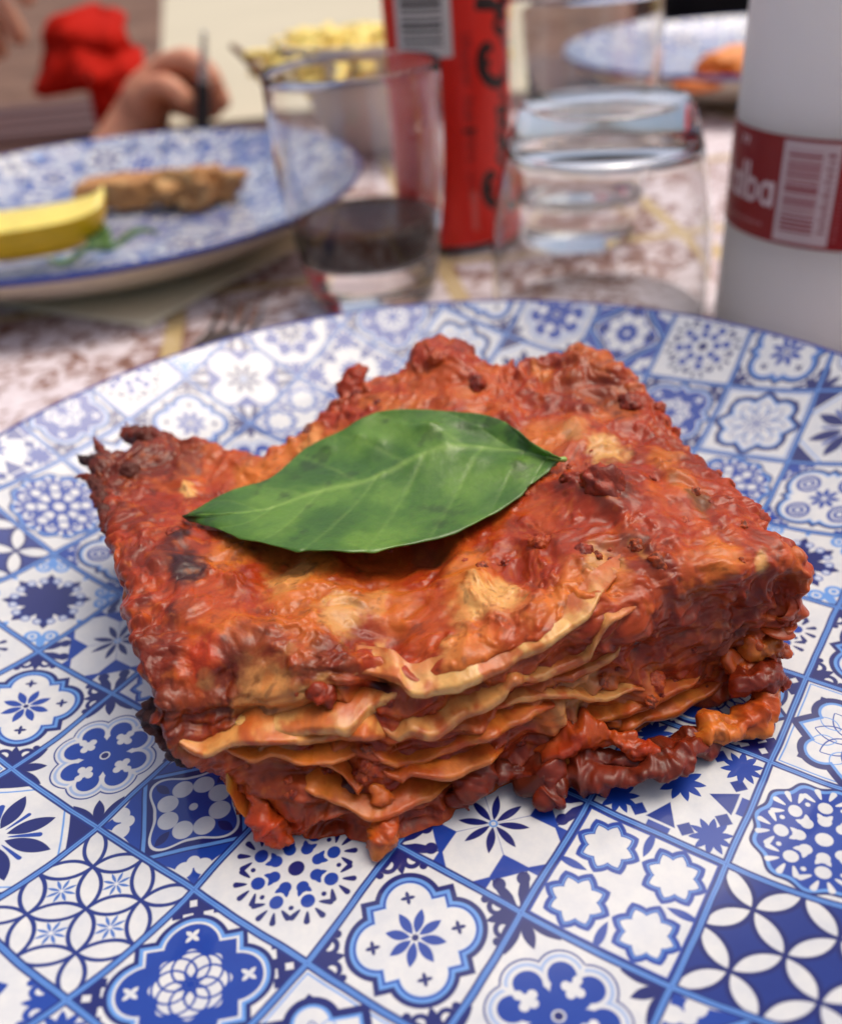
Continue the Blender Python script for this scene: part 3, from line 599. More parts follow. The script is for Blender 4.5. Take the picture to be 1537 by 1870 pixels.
strip('torn_strip', [(640,730,3.2),(645,695,3.4),(660,675,3.5)], [.3,.26,.22], ('red', 'ored'), 480, amp=.1)
strip('torn_strip', [(585,1262,2.7),(600,1275,2.6),(606,1290,2.5)], [.16,.14,.05], ('dred', 'red'), 490, amp=.05)
# mince: crumbs set into the sauce, one shared lump per size class, copied
IV, IF = ico(4)
def lump_mesh(seed, ca, cb):
    v = IV*(1+.22*fbm(IV, 1.3, 3, .6, seed)+.10*fbm(IV, 4, 3, .6, seed+9))[:, None]; w = sstep(-.4, .6, fbm(IV, 2.5, 3, .6, seed+5))[:, None]
    o = put('mince_crumb', v, IF, M_MEAT, LAS, cols=C[ca]*(1-w)+C[cb]*w); return o
LM = [lump_mesh(500, 'dred', 'red'), lump_mesh(520, 'ored', 'red'), lump_mesh(540, 'brown', 'ored')]
def crumb(k, px, py, r, sink=.35):
    c, nn = surf(px, py, 5); o = LM[k] if not LM[k].get('u') else LM[k].copy()
    if LM[k].get('u'): scene.collection.objects.link(o); o.parent = LAS
    LM[k]['u'] = 1; s = r*project(c[None])[0, 2]/FPX
    o.location = tuple((c-nn*s*sink)*S_); o.rotation_euler = [random.uniform(0, 6) for _ in range(3)]; o.scale = (s*random.uniform(.8, 1.25), s, s*random.uniform(.75, 1.1)); return o
for k, x, y, r in [(0,1105,905,46),(0,1045,880,27),(2,1165,998,20),(2,1200,1022,24),(1,1190,1243,26),(0,1070,1010,22),(1,895,1222,9),(1,1230,760,20),(0,1150,725,24),(0,318,972,18),(1,800,650,26),(0,870,690,22),(1,660,1430,20),(1,665,1400,18),(1,540,1272,7),(1,985,985,22),(0,930,905,15),(2,690,1540,13)]:
    crumb(k, x, y, r*1.1 if r > 40 else r*.9, .35 if r > 40 else .6)
for _ in range(85):
    if random.random() < .62: t = random.random(); x = 440+t*900; y = 1480-t*230+random.uniform(-150, 30)*(1-.45*t); r = random.uniform(5, 14)
    else: x = random.uniform(620, 1360); y = random.uniform(690, 1060); r = random.uniform(5, 13)
    crumb(random.choice((0, 1, 1, 2)), x, y, r, .7)
for o in LM: del o['u']
for o in bpy.data.objects:
    if 'u' in o.keys(): del o['u']
# ================================================================== BASIL LEAF
sel = (top > .9) & (ss > 3) & (ss < 9) & (tt > 2.6) & (tt < 6.2); X_, Y_, Z_ = P1[sel][::20].T
Acf = np.stack([np.ones_like(X_), X_, Y_, X_*X_, X_*Y_, Y_*Y_, X_**3, Y_**3], 1); cf = np.linalg.lstsq(Acf, Z_, rcond=None)[0]
def lz(p): x, y = p[0], p[1]; return np.array([1, x, y, x*x, x*y, y*y, x**3, y**3]) @ cf
mid_ = [(335,943),(420,935),(490,925),(573,898),(670,878),(750,850),(850,826),(935,822),(985,832),(1022,839)]
up_ = [(335,942),(415,893),(490,872),(560,818),(625,788),(690,753),(800,751),(905,762),(975,808),(1022,836)]
dn_ = [(335,944),(395,966),(470,984),(545,996),(640,998),(745,986),(850,962),(935,915),(990,868),(1022,843)]
nl, nw = 190, 35
mi, up, dn = cr(mid_, nl), cr(up_, nl), cr(dn_, nl); rows = []
for t in np.linspace(-1, 1, 2*nw+1):
    rows.append(mi*(1-abs(t))+(up if t > 0 else dn)*abs(t))
LG = np.array(rows); lt = np.linspace(0, 1, nl); V = []; CC = []
for a, t in enumerate(np.linspace(-1, 1, 2*nw+1)):
    for b in range(nl):
        px, py = LG[a, b]
        if abs(abs(t)-1) < .02: py += (.5*math.sin(b*.55)+1.6*math.sin(b*.23)+2.6*max(0, math.sin(b*.21+1))**6)*(1 if t < 0 else -.3)
        s = lt[b]; e_ = sstep(0, .25, s); h = .24+.16*abs(t)**1.6*math.sin(s*3.1)*e_+.10*math.sin(s*9+t*2)*abs(t)*e_+.19*math.sin(s*5.2+1+t)-.10*sstep(.12, 0, s)
        h += (.07 if t > 0 else 0)*math.sin(s*15)*t
        # side veins: sunken lines sweeping from the midrib to the edge
        v = (s*8.5+abs(t)*1.25*(1-.4*s)+(.35 if t > 0 else 0)) % 1.0; vv = math.exp(-((min(v, 1-v))/.045)**2)*(1-.55*abs(t)); mr = math.exp(-(abs(t)/.035)**2)
        puff = .014*math.sin(min(v, 1)*PI)
        z = 3.2
        for _ in range(5): p = at(px, py, z); z = lz(p)+h+puff-.010*vv+.014*mr
        V.append(at(px, py, z)); CC.append((vv, mr, s, t))
V = np.array(V); CC = np.array(CC)
tsel = np.where((tt > 2.2) & (tt < 7.2) & (ss > 2) & (ss < 10))[0][::3]; kx = kdtree.KDTree(len(tsel))
for q, i in enumerate(tsel): kx.insert((P1[i, 0], P1[i, 1], 0), q)
kx.balance(); gap = np.zeros(len(V))
for q, v in enumerate(V):
    zb = max(P1[tsel[k], 2] for _, k, _ in kx.find_n((v[0], v[1], 0), 5)); gap[q] = zb+.05-v[2]
gp = np.maximum(gap, 0).reshape(2*nw+1, nl); sm = gp.copy()
for _ in range(60):
    p_ = np.pad(sm, 1, mode='edge'); sm = np.maximum((p_[:-2, 1:-1]+p_[2:, 1:-1]+p_[1:-1, :-2]+p_[1:-1, 2:])/4, gp)
lo_ = np.minimum(gap+.22, 0).reshape(2*nw+1, nl)
for _ in range(150):
    p_ = np.pad(lo_, 1, mode='edge'); lo_ = (p_[:-2, 1:-1]+p_[2:, 1:-1]+p_[1:-1, :-2]+p_[1:-1, 2:])/4
V[:, 2] += sm.ravel()+.3*lo_.ravel(); nn_ = fbm(V, .9, 4, .55, 600); nf = fbm(V, 5, 3, .6, 610)
g1, g2, g3, g4, gd = [lin(c) for c in ((70, 108, 34), (94, 130, 46), (48, 84, 26), (142, 172, 84), (34, 42, 22))]
lc = g1*np.ones((len(V), 1)); w = sstep(-.3, .8, nn_)[:, None]; lc = lc*(1-w)+g2*w; w = sstep(0, 1, -nn_)[:, None]*.6; lc = lc*(1-w)+g3*w
w = (CC[:, :1]*.24+CC[:, 1:2]*.5).clip(0, .8); lc = lc*(1-w)+g4*w
br = (sstep(.65, 1.1, fbm(V, 2.2, 3, .6, 620))*.4+sstep(.06, .0, CC[:, 2]+.02*nf)*.8)
for px, py, r in ((570,850,26),(540,870,18),(805,955,15),(590,830,20),(960,800,26),(930,780,22),(900,770,20),(520,905,14),(950,850,22),(700,770,10)):
    q = V[np.argmin(np.hypot(*(project(V)[:, :2]-np.array([px, py])).T))]; d = np.linalg.norm(V-q, axis=1)/(r/85.); br = np.maximum(br, sstep(1.2, .3, d+.6*nf)*.5)
w = br.clip(0, .85)[:, None]; lc = lc*(1-w)+gd*w
def leaf_mat():
    m = NT('basil_leaf_skin'); a = m.n('ShaderNodeVertexColor', _layer_name='Col'); n = m.noise(700, 4, .6); n4 = m.noise(150, 3, .6)
    r = m.ramp(n.outputs[0], [(.3, (.82, .86, .8)), (.7, (1.12, 1.1, 1.05))]); mx = m.n('ShaderNodeMix', _data_type='RGBA', _blend_type='MULTIPLY'); mx.inputs[0].default_value = .8
    m.l(a.outputs[0], mx.inputs[6]); m.l(r.outputs[0], mx.inputs[7]); m.l(mx.outputs[2], m.b.inputs['Base Color'])
    rr = m.ramp(n4.outputs[0], [(.3, (.28,)*3), (.7, (.46,)*3)]); m.l(rr.outputs[0], m.b.inputs['Roughness'])
    b = m.bump(n.outputs[0], .35, .00025); b2 = m.bump(n4.outputs[0], .3, .0012, b.outputs[0]); m.l(b2.outputs[0], m.b.inputs['Normal']); m.s(Subsurface__Weight=.2, Subsurface__Scale=.001); m.b.inputs['Subsurface Radius'].default_value = (.4, 1, .2)
    return m.m
leaf = thing('basil_leaf', V.mean(0), 'fresh green basil leaf lying on top of the lasagne', 'leaf'); LMt = leaf_mat()
ob = put('leaf_blade', V, grid_faces(2*nw+1, nl), LMt, leaf, cols=lc); md = ob.modifiers.new('thickness', 'SOLIDIFY'); md.thickness = .0003; md.offset = -1
sp = np.array([V[nw*nl+nl-14], V[nw*nl+nl-6], V[nw*nl+nl-1], V[nw*nl+nl-1]+np.array([.09, .02, -.02])])
sv, sf = tube(cr(sp, 14), np.linspace(.035, .06, 14), 12); put('stem', sv, sf, LMt, leaf, cols=np.tile(g4, (len(sv), 1)))
#@BG
# ================================================================== BACKGROUND (out of focus)
def glass_mat():
    m = NT('clear_glass'); m.s(Roughness=.02, IOR=1.45, Base__Color=(.97, .98, .98, 1)); m.b.inputs['Transmission Weight'].default_value = 1
    n = m.noise(14, 2, .5); b = m.bump(n.outputs[0], .08, .003); m.l(b.outputs[0], m.b.inputs['Normal']); return m.m
M_GLASS = glass_mat()
def tumbler(c, rb, rt, h, base, wall=.11, flip=False, bulge=.0):
    z = np.linspace(0, 1, 26); ro = rb+(rt-rb)*z**.75+bulge*np.sin(z*PI)
    outp = [(.02, .12), (rb*.55, .10), (rb-.35, 0), (rb-.12, .0)]+[(ro[i], .12+z[i]*(h-.12)) for i in range(26)]
    top_ = [(ro[-1]-wall*.3, h+.06), (ro[-1]-wall*.8, h+.05)]
    inn = [(np.interp(zz/h, z, ro)-wall*(1+.5*(1-zz/h)), zz) for zz in np.linspace(h-.02, base+.5, 22)]
    ri = inn[-1][0]; inn += [(ri*math.cos(a)*1.0, base+.5-.5*math.sin(a)) for a in np.linspace(.25, 1.45, 8)]+[(.02, base)]
    p = np.array(outp+top_+inn, float)
    if flip: p[:, 1] = h+.06-p[:, 1]
    V, F = lathe(p, c, 96); return V, (F if not flip else F[:, ::-1]), inn
# small glass of dark drink
gc = (-1.5, 22.5, TZ)
t = thing('tumbler', gc, 'clear tumbler with a little dark drink, left of the red can', 'glass', 'clear glass tumblers')
V, F, inn = tumbler(gc, 2.55, 3.42, 9.0, 1.55, bulge=.25); put('glass_body', V, F, M_GLASS, t)
M_COLA = NT('dark_drink'); M_COLA.s(Roughness=.12, IOR=1.2, Base__Color=(.035, .010, .006, 1)); M_COLA.b.inputs['Specular IOR Level'].default_value = .25; M_COLA = M_COLA.m
cp = [(.02, 3.35)]+[(r, 3.35) for r in (1.0, 2.0, np.interp(3.35, [b for a, b in inn][::-1], [a for a, b in inn][::-1])-.05)]+[(a-.03, b+.02) for a, b in inn if b < 3.3]
V, F = lathe(cp, gc, 96)
tag(put('dark_drink', V, F, M_COLA, None, origin=None), 'dark brown drink at the bottom of the left tumbler', 'drink')
# glass upside down, and one standing behind it
gi = (7.35, 18.6, TZ)
t = thing('tumbler', gi, 'clear tumbler turned upside down, left of the white bottle', 'glass', 'clear glass tumblers')
V, F, _ = tumbler(gi, 3.0, 4.1, 7.7, 1.15, wall=.13, flip=True, bulge=.35); put('glass_body', V, F, M_GLASS, t)
gu = (8.3, 28.2, TZ)
t = thing('tumbler', gu, 'clear empty tumbler standing upright behind the upturned one', 'glass', 'clear glass tumblers')
V, F, _ = tumbler(gu, 2.9, 3.55, 10.4, 1.6, bulge=.2); put('glass_body', V, F, M_GLASS, t)
# ---- printed labels drawn by formula
def canvas(w, h, bg):
    a = np.ones((h, w, 4), np.float32); a[..., :3] = lin(bg); return a
def seg_fill(a, pts, wd, colr, sx, sy):
    """stroke a polyline (units -> px by sx, sy)"""
    H, W = a.shape[:2]; c = lin(colr); pts = np.asarray(pts, float)*np.array([sx, sy])
    r = wd*sx
    for (x0, y0), (x1, y1) in zip(pts[:-1], pts[1:]):
        ax, bx = int(max(min(x0, x1)-r-2, 0)), int(min(max(x0, x1)+r+2, W)); ay, by = int(max(min(y0, y1)-r-2, 0)), int(min(max(y0, y1)+r+2, H))
        if bx <= ax or by <= ay: continue
        X, Y = np.meshgrid(np.arange(ax, bx)+.5, np.arange(ay, by)+.5); dx, dy = x1-x0, y1-y0
        t = np.clip(((X-x0)*dx+(Y-y0)*dy)/(dx*dx+dy*dy+1e-9), 0, 1); d = np.hypot(X-x0-t*dx, Y-y0-t*dy)-r
        m = np.clip(.5-d, 0, 1)[..., None]; a[ay:by, ax:bx, :3] = a[ay:by, ax:bx, :3]*(1-m)+c*m
def rect(a, x0, y0, x1, y1, colr, sx, sy):
    a[int(max(y0*sy, 0)):int(y1*sy), int(max(x0*sx, 0)):int(x1*sx), :3] = lin(colr)
def arc(cx, cy, rx, ry, a0, a1, n=14): return [(cx+rx*math.cos(math.radians(t)), cy+ry*math.sin(math.radians(t))) for t in np.linspace(a0, a1, n)]
def print_mat(name, im, rough=.3, metal=0):
    m = NT(name); tc = m.n('ShaderNodeTexCoord'); i = m.n('ShaderNodeTexImage', _image=im); m.l(tc.outputs['UV'], i.inputs[0]); n = m.noise(60, 4, .6); r = m.ramp(n.outputs[0], [(.3, (.93,)*3), (.7, (1.05,)*3)])
    mx = m.n('ShaderNodeMix', _data_type='RGBA', _blend_type='MULTIPLY'); mx.inputs[0].default_value = 1; m.l(i.outputs[0], mx.inputs[6]); m.l(r.outputs[0], mx.inputs[7]); m.l(mx.outputs[2], m.b.inputs['Base Color']); m.s(Roughness=rough, Metallic=metal); return m.m
# the can: x = cm round the wall (0 = facing the lens, + to the right), y = cm up from the foot
CR_, CH = 2.72, 15.2; PXC = 48; circ_ = 2*PI*CR_
a = canvas(int(circ_*PXC), int(CH*PXC), (232, 36, 20)); ox = circ_/2-.18
rect(a, ox-2.35, 8.6, ox+.25, 14.6, (225, 220, 212), PXC, PXC)
y = 9.1; rb_ = random.Random(2)
while y < 14.2: w = rb_.choice((.07, .11, .16, .2)); rect(a, ox-2.05, y, ox-.15, y+w, (35, 35, 35), PXC, PXC); y += w+rb_.choice((.08, .12, .17))
def script(pts, wd): seg_fill(a, [(ox+3.45-py*.95, 1.45+px*1.0) for px, py in pts], wd*1.25, (24, 8, 10), PXC, PXC)
# flowing script running up the wall: Coca-Cola
def capC(x):
    script(arc(x+1.15, 1.0, 1.0, 1.05, 60, 320, 26), .20); script(arc(x+1.45, 1.75, .38, .28, -60, 200, 12), .12); script([(x+1.9, .32), (x+2.5, .1), (x+3.3, .35)], .12)
def lo(x): script(arc(x+.45, .62, .34, .5, 0, 360, 20), .13); script(arc(x+.75, 1.2, .3, .25, 180, 330, 8), .09)
def lc_(x): script(arc(x+.5, .6, .36, .5, 50, 320, 18), .13)
def la(x): script(arc(x+.42, .58, .34, .46, 30, 390, 20), .13); script([(x+.8, 1.1), (x+.72, .35), (x+.95, .12), (x+1.2, .4)], .13)
def ll(x): script([(x+.1, .5), (x+.55, 1.4), (x+.62, 2.1), (x+.4, 2.15), (x+.28, 1.2), (x+.35, .25), (x+.7, .2)], .12)
capC(0); lo(2.0); lc_(2.95); la(3.8); script([(5.1, .75), (5.7, .85)], .13); capC(5.6); lo(7.7); ll(8.6); la(9.35)
for q in range(46):                                 # the small print column beside it
    yy = 2.2+q*.16
    if q not in (9, 10, 21, 30, 31): rect(a, ox+.55+.15*rb_.random(), yy, ox+1.15-.2*rb_.random(), yy+.05, (96, 14, 12), PXC, PXC)
rect(a, ox+.55, 5.3, ox+1.1, 5.5, (40, 8, 8), PXC, PXC)
for q in range(12): rect(a, ox+.8, .75+q*.16, ox+1.12-.06*(q % 3), .83+q*.16, (222, 150, 140), PXC, PXC)
cc_ = (2.62, 29.3, TZ)
t = thing('soft_drink_can', cc_, 'tall red soft drink can with black script and white barcode panel', 'can')
def wall_uv(c, r, z0, z1, n, mat, name, par, W, H, nz=12, flare=0):
    ang = np.linspace(-PI, PI, n+1); zz = np.linspace(z0, z1, nz); A, Z = np.meshgrid(ang, zz)
    X = c[0]+r*np.sin(A); Y = c[1]-r*np.cos(A); V = np.stack([X, Y, c[2]+Z], -1).reshape(-1, 3)
    uv = np.stack([(A+PI)/(2*PI), (Z-z0)/(z1-z0)], -1).reshape(-1, 2); return put(name, V, grid_faces(nz, n+1), mat, par, uv=uv)
wall_uv(cc_, CR_, .42, .42+CH-1.0, 120, print_mat('can_print', make_image('can_print', a), .28, .15), 'printed_wall', t, 0, 0)
M_ALU = simple('aluminium', (190, 188, 184), .3, 30, .1, .08, Metallic=.9)
V, F = lathe([(.02, .35), (1.6, .3), (2.1, 0), (2.2, 0), (2.45, .15), (CR_, .42)], cc_); put('can_foot', V, F, M_ALU, t)
V, F = lathe([(CR_, CH-.58), (2.5, CH-.1), (2.45, CH+.05), (2.35, CH+.05), (2.3, CH-.15), (.02, CH-.2)], cc_); put('can_lid', V, F, M_ALU, t)
V, F = box((cc_[0], cc_[1]-.5, TZ+CH-.08), (.9, 1.5, .08), 0, .03); put('pull_tab', V, F, M_ALU, t, smooth=False)
# the bottle
bc, br_ = (15.05, 15.1, TZ), 4.0; bh0, bh1 = 4.1, 7.35
PXB = 56; W_ = 2*PI*br_; a = canvas(int(W_*PXB), int((bh1-bh0)*PXB), (150, 24, 26)); ox = W_/2; H_ = bh1-bh0
def bt(pts, wd, x0, y0, k): seg_fill(a, [(ox+x0+px*k, y0+py*k) for px, py in pts], wd, (232, 214, 210), PXB, PXB)
X0 = -6.85; Yb = 1.12; k = .62; w_ = .075
bt([(.25, 1.55), (.25, .25), (.45, 0), (.65, .05)], w_, X0-.15, Yb, k); bt([(0, 1.05), (.6, 1.05)], w_, X0-.15, Yb, k)
bt(arc(.42, .52, .36, .5, 0, 360, 20), w_, X0+.42, Yb, k); bt([(.8, 1.05), (.8, 0)], w_, X0+.42, Yb, k)
bt([(0, 1.75), (0, 0)], w_, X0+1.12, Yb, k)
bt([(0, 1.75), (0, 0)], w_, X0+1.38, Yb, k); bt(arc(.42, .52, .38, .5, 0, 360, 20), w_, X0+1.38, Yb, k)
bt(arc(.42, .52, .36, .5, 0, 360, 20), w_, X0+2.05, Yb, k); bt([(.8, 1.05), (.8, 0)], w_, X0+2.05, Yb, k)
bt([(.1, 0), (.25, .25), (.1, .3)], .04, X0+.75, 2.75, .7); bt([(.5, 0), (.65, .25), (.5, .3)], .04, X0+.75, 2.75, .7)
for q in range(14): rect(a, ox+X0+.5+q*.13, .42, ox+X0+.58+q*.13, .49+.03*(q % 2), (206, 150, 148), PXB, PXB)
bx0, bx1 = ox-4.05, ox-2.3
rect(a, bx0, .12, bx1, H_-.10, (216, 196, 192), PXB, PXB); y = .45; rb_ = random.Random(5)
while y < H_-.35: w = rb_.choice((.03, .05, .08)); rect(a, bx0+.18, y, bx1-.5, y+w, (150, 40, 44), PXB, PXB); y += w+rb_.choice((.03, .05, .07))
for q in range(13): rect(a, bx1-.36+.05*(q % 2), .5+q*.19, bx1-.14, .58+q*.19, (150, 60, 60), PXB, PXB)
for q in range(22): rect(a, bx1+.12+.02*(q % 3), .3+q*.12, bx1+.2, .35+q*.12, (196, 120, 118), PXB, PXB)
t = thing('water_bottle', bc, 'matt white bottle with a dark red label, behind the plate at right', 'bottle')
M_WB = simple('matt_white_bottle', (248, 246, 238), .42, 8, .04, .03, Subsurface__Weight=1.0, Subsurface__Scale=.07)
M_WB.node_tree.nodes['Principled BSDF'].inputs['Subsurface Radius'].default_value = (1, .98, .94)
V, F = lathe([(.02, .2), (3.2, .15), (3.6, 0), (3.85, .1), (br_, .5), (br_, bh0), (br_-.02, bh1), (br_-.02, 16), (3.8, 17.5), (3.2, 19.5), (2.2, 21.5), (1.5, 23), (1.4, 25), (.02, 25)], bc, 128); put('bottle_body', V, F, M_WB, t)
wall_uv(bc, br_+.03, bh0, bh1, 160, print_mat('bottle_label_print', make_image('bottle_label_print', a), .4), 'label', t, 0, 0)
V, F = lathe([(1.46, 22.9), (1.62, 23), (1.62, 25), (1.5, 25.2), (.02, 25.2)], bc, 48); put('screw_cap', V, F, simple('red_cap', (150, 24, 26), .4, 20, .1), t)
# plates
pl = plate('side_plate', (-15.3, 33.2, 0), 'tile-print plate at upper left with a lemon wedge and a fish piece', 1.0, 1.1, None, off=(1, 2))
plate('side_plate', (28.3, 60.0, 0), 'tile-print plate at upper right with orange food, behind the bottle', 1.1, .5, None, off=(2, 1))
for o in bpy.data.objects:
    if o.name.startswith('side_plate'): o['group'] = 'tile-print plates behind the main one'
# napkin under the left plate: a soft, slightly buckled sheet with two plies
def sheet_cloth(name, corners, z, mat, amp=.15, n=40, lift=None, th=.0006, seed=0):
    c = np.array(corners, float); u, v = np.meshgrid(np.linspace(0, 1, n), np.linspace(0, 1, n)); u = u[..., None]; v = v[..., None]
    P = (c[0]*(1-u)*(1-v)+c[1]*u*(1-v)+c[2]*u*v+c[3]*(1-u)*v).reshape(-1, 2); P3 = np.c_[P, np.zeros(len(P))]
    zz = z+amp*(fbm(P3, .25, 3, .5, seed)*.5+.5).clip(0)
    if lift is not None: zz = zz+lift(P, u.ravel(), v.ravel())
    o = put(name, np.c_[P, zz], grid_faces(n, n)[:, ::-1] if False else grid_faces(n, n), mat); m = o.modifiers.new('thickness', 'SOLIDIFY'); m.thickness = th; m.offset = 1; return o
M_NAP = simple('cream_napkin', (246, 238, 208), .85, 60, .3, .05)
tag(sheet_cloth('napkin', [(-11.1, 20.9), (-2.8, 33), (-15, 42), (-24.5, 28.5)], -.96, M_NAP, .1, seed=3), 'cream paper napkin sticking out from under the upper left plate', 'napkin')
# cream place mat the chips stand on
t2 = thing('table', (20, 110, -75), 'second table with a cream paper top beyond the printed cloth', 'table')
put_ = flat('paper_top', [(-18.9, 65), (10.5, 65), (26, 215), (-46, 215)], -1.4, TZ, M_PAPER, parent=t2)
flat('tabletop', [(-17, 66), (9, 66), (24, 213), (-44, 213)], -5, -1.42, M_WOOD, parent=t2)
for x, y in ((-12, 72), (5, 72), (-36, 208), (18, 208)): V, F = box((x, y, -40.5), (7, 7, 71), 0, .5); put('leg', V, F, M_WOOD, t2, smooth=False)
# bowl of chips
bw = (-.9, 50.5, TZ)
t = thing('chip_bowl', bw, 'white bowl heaped with pale yellow chips, behind the left tumbler', 'bowl')
bp = [(.02, .3), (2.6, .25), (2.9, 0), (3.2, 0), (3.4, .4), (4.3, 2.0), (5.1, 4.0), (5.9, 6.6), (6.05, 6.9), (5.85, 6.95), (5.6, 6.6), (4.8, 4.0), (4.0, 2.0), (2.8, .8), (.02, .6)]
V, F = lathe(bp, bw, 96); put('bowl_body', V, F, simple('white_china', (206, 198, 190), .25, 10, .03, .03), t)
M_FRY = simple('fried_potato', (242, 216, 120), .5, 120, .4, .15, Subsurface__Weight=.2, Subsurface__Scale=.003)
def fry(p, ang, tilt, L, w=.42, bend=.3, mat=M_FRY):
    n = 14; x = np.linspace(-L/2, L/2, n); z = bend*(1-(2*x/L)**2); ca, sa, ct, st = math.cos(ang), math.sin(ang), math.cos(tilt), math.sin(tilt)
    P = np.stack([ca*(x*ct), sa*(x*ct), x*st+z], 1)+np.asarray(p); V, F = tube(P, np.full(n, w)*(1+.10*np.sin(x*2.3)), 8, .9); return V, F
vs, fs, k0 = [], [], 0; rf = random.Random(11)
for q in range(190):
    r = 5.4*math.sqrt(rf.random()); th = rf.random()*6.28; V, F = fry((bw[0]+r*math.cos(th), bw[1]+r*math.sin(th), bw[2]+5.6+1.3*(1-(r/5.9)**2)*rf.random()), rf.random()*3.14, rf.uniform(-.35, .35), rf.uniform(3.5, 7.5), rf.uniform(.28, .42), rf.uniform(0, .4))
    vs.append(V); fs.append(F+k0); k0 += len(V)
tag(put('chips', np.concatenate(vs), np.concatenate(fs), M_FRY), 'heap of pale yellow chips in the white bowl', 'chips', kind='stuff')
p0, p1 = aty(425, 85, 50.5), aty(480, 140, 49.5); V, F = tube(cr([p0, (p0+p1)/2+np.array([0, 0, .15]), p1, p1+(p1-p0)*.4], 16), np.linspace(.2, .5, 16), 8)
tag(put('browned_chip', V, F, simple('browned_potato', (122, 78, 38), .5, 100, .4, .2)), 'single browned chip poking out at the left of the bowl', 'chip')
# fish piece, lemon wedge and leaves on the left plate
def lumpy(name, p, s, rot, mat, seed, sub=4, amp=.25, f=1.0):
    v, f_ = ico(sub); v = v*(1+amp*fbm(v, f, 4, .55, seed))[:, None]*np.array(s); c, q = math.cos(rot), math.sin(rot)
    v = np.stack([v[:, 0]*c-v[:, 1]*q, v[:, 0]*q+v[:, 1]*c, v[:, 2]], 1); return v+np.asarray(p), f_
M_FISH = NT('grilled_crumb'); nn1 = M_FISH.noise(70, 5, .65); rr1 = M_FISH.ramp(nn1.outputs[0], [(.3, tuple(lin((120, 72, 36)))), (.52, tuple(lin((186, 132, 72)))), (.75, tuple(lin((216, 184, 128))))]); M_FISH.l(rr1.outputs[0], M_FISH.b.inputs['Base Color']); M_FISH.s(Roughness=.6); bb1 = M_FISH.bump(nn1.outputs[0], .6, .003); M_FISH.l(bb1.outputs[0], M_FISH.b.inputs['Normal']); M_FISH = M_FISH.m
bm = bmesh.new(); bmesh.ops.create_cube(bm, size=1); bmesh.ops.subdivide_edges(bm, edges=bm.edges[:], cuts=22, use_grid_fill=True)
V = np.array([v.co[:] for v in bm.verts]); F = [[v.index for v in f.verts] for f in bm.faces]; bm.free()
V = V*(1-.10*(np.abs(V)*2).prod(1))[:, None]; V = V*np.array([4.7, 2.6, 1.3]); V = V*(1+.16*fbm(V, .7, 4, .6, 700))[:, None]; c_, s__ = math.cos(.06), math.sin(.06)
A_ = np.stack([V[:, 0]*c_-V[:, 1]*s__, V[:, 0]*s__+V[:, 1]*c_, V[:, 2]], 1)+at(232, 346, 1.0)
B_, FB = lumpy('x', at(358, 336, 1.1), (2.15, 1.7, 1.0), .12, None, 705, 4, .5, 1.5); F = F+[[i+len(A_) for i in f] for f in FB.tolist()]; V = np.concatenate([A_, B_])
tag(put('fish_piece', V, F, M_FISH), 'golden brown leftover piece of grilled fish on the left plate', 'food')
M_LEM = simple('lemon_rind', (240, 184, 8), .4, 90, .3, .08); M_LEMF = simple('lemon_flesh', (236, 216, 110), .3, 60, .3, .12, Subsurface__Weight=.3, Subsurface__Scale=.005)
lp = np.array(at(88, 458, .9)); t = thing('lemon_wedge', lp, 'yellow lemon wedge at the near edge of the left plate', 'lemon')
nlw = 40; ax = np.linspace(-1, 1, nlw); W = []; FL = []
for x in ax:
    rr = 2.15*max(1-abs(x)**3.4, 0)**.5+.02
    for th in np.linspace(-2.95, -.35, 20): W.append((x*3.7, rr*math.cos(th)*.95, 1.5+rr*math.sin(th)*1.05+.04*rr*math.cos(th)))
W = np.array(W); ca, sa = math.cos(.23), math.sin(.23); Wr = np.stack([W[:, 0]*ca-W[:, 1]*sa, W[:, 0]*sa+W[:, 1]*ca, W[:, 2]], 1)+lp+np.array([-.6, 0, .6]); put('rind', Wr, grid_faces(nlw, 20), M_LEM, t)
fl = []; G2 = Wr.reshape(nlw, 20, 3)
for i in range(nlw):
    for s in np.linspace(0, 1, 9): p = G2[i, 0]*(1-s)+G2[i, -1]*s; fl.append(p+np.array([0, 0, .45*math.sin(s*PI)]))
put('flesh', np.array(fl), grid_faces(nlw, 9)[:, ::-1], M_LEMF, t)
M_HERB = simple('green_herb', (70, 104, 48), .6, 50, .3, .2)
for (x, y, rx, ry, rot, lb) in ((185, 448, 1.6, .55, 1.9, 'pale green salad leaf leaning on the lemon wedge'), (232, 455, 1.5, .4, .4, 'small dark green leaf on the plate right of the lemon wedge'), (150, 482, 1.3, .4, .2, 'dark green leaf under the right end of the lemon wedge')):
    u, v = np.meshgrid(np.linspace(-1, 1, 24), np.linspace(-1, 1, 9)); w = (1-u**2)*ry; X = u*rx; Y = v*w; Z = .35+.25*np.sin(u*3)+.15*np.abs(v)
    V = np.stack([X*math.cos(rot)-Y*math.sin(rot), X*math.sin(rot)+Y*math.cos(rot), Z], -1).reshape(-1, 3)+at(x, y, 1.05)
    o = tag(put('herb_leaf', V, grid_faces(9, 24), M_HERB), lb, 'leaf', 'leaves beside the lemon'); m = o.modifiers.new('thickness', 'SOLIDIFY'); m.thickness = .0005
V, F = lumpy('x', at(1350, 125, 2.0), (2.7, 1.8, 1.1), .2, None, 720, 4, .3, 1.2)
tag(put('orange_food', V, F, simple('battered_food', (236, 138, 52), .5, 60, .4, .12)), 'lump of orange fried food on the upper right plate', 'food')
V, F = lumpy('x', at(1285, 150, 1.6), (2.6, 1.0, .45), .1, None, 730, 4, .3, 1.2)
tag(put('orange_slice', V, F, simple('battered_food_thin', (230, 128, 54), .5, 60, .4, .12)), 'thin orange slice lying left of the fried lump', 'food')
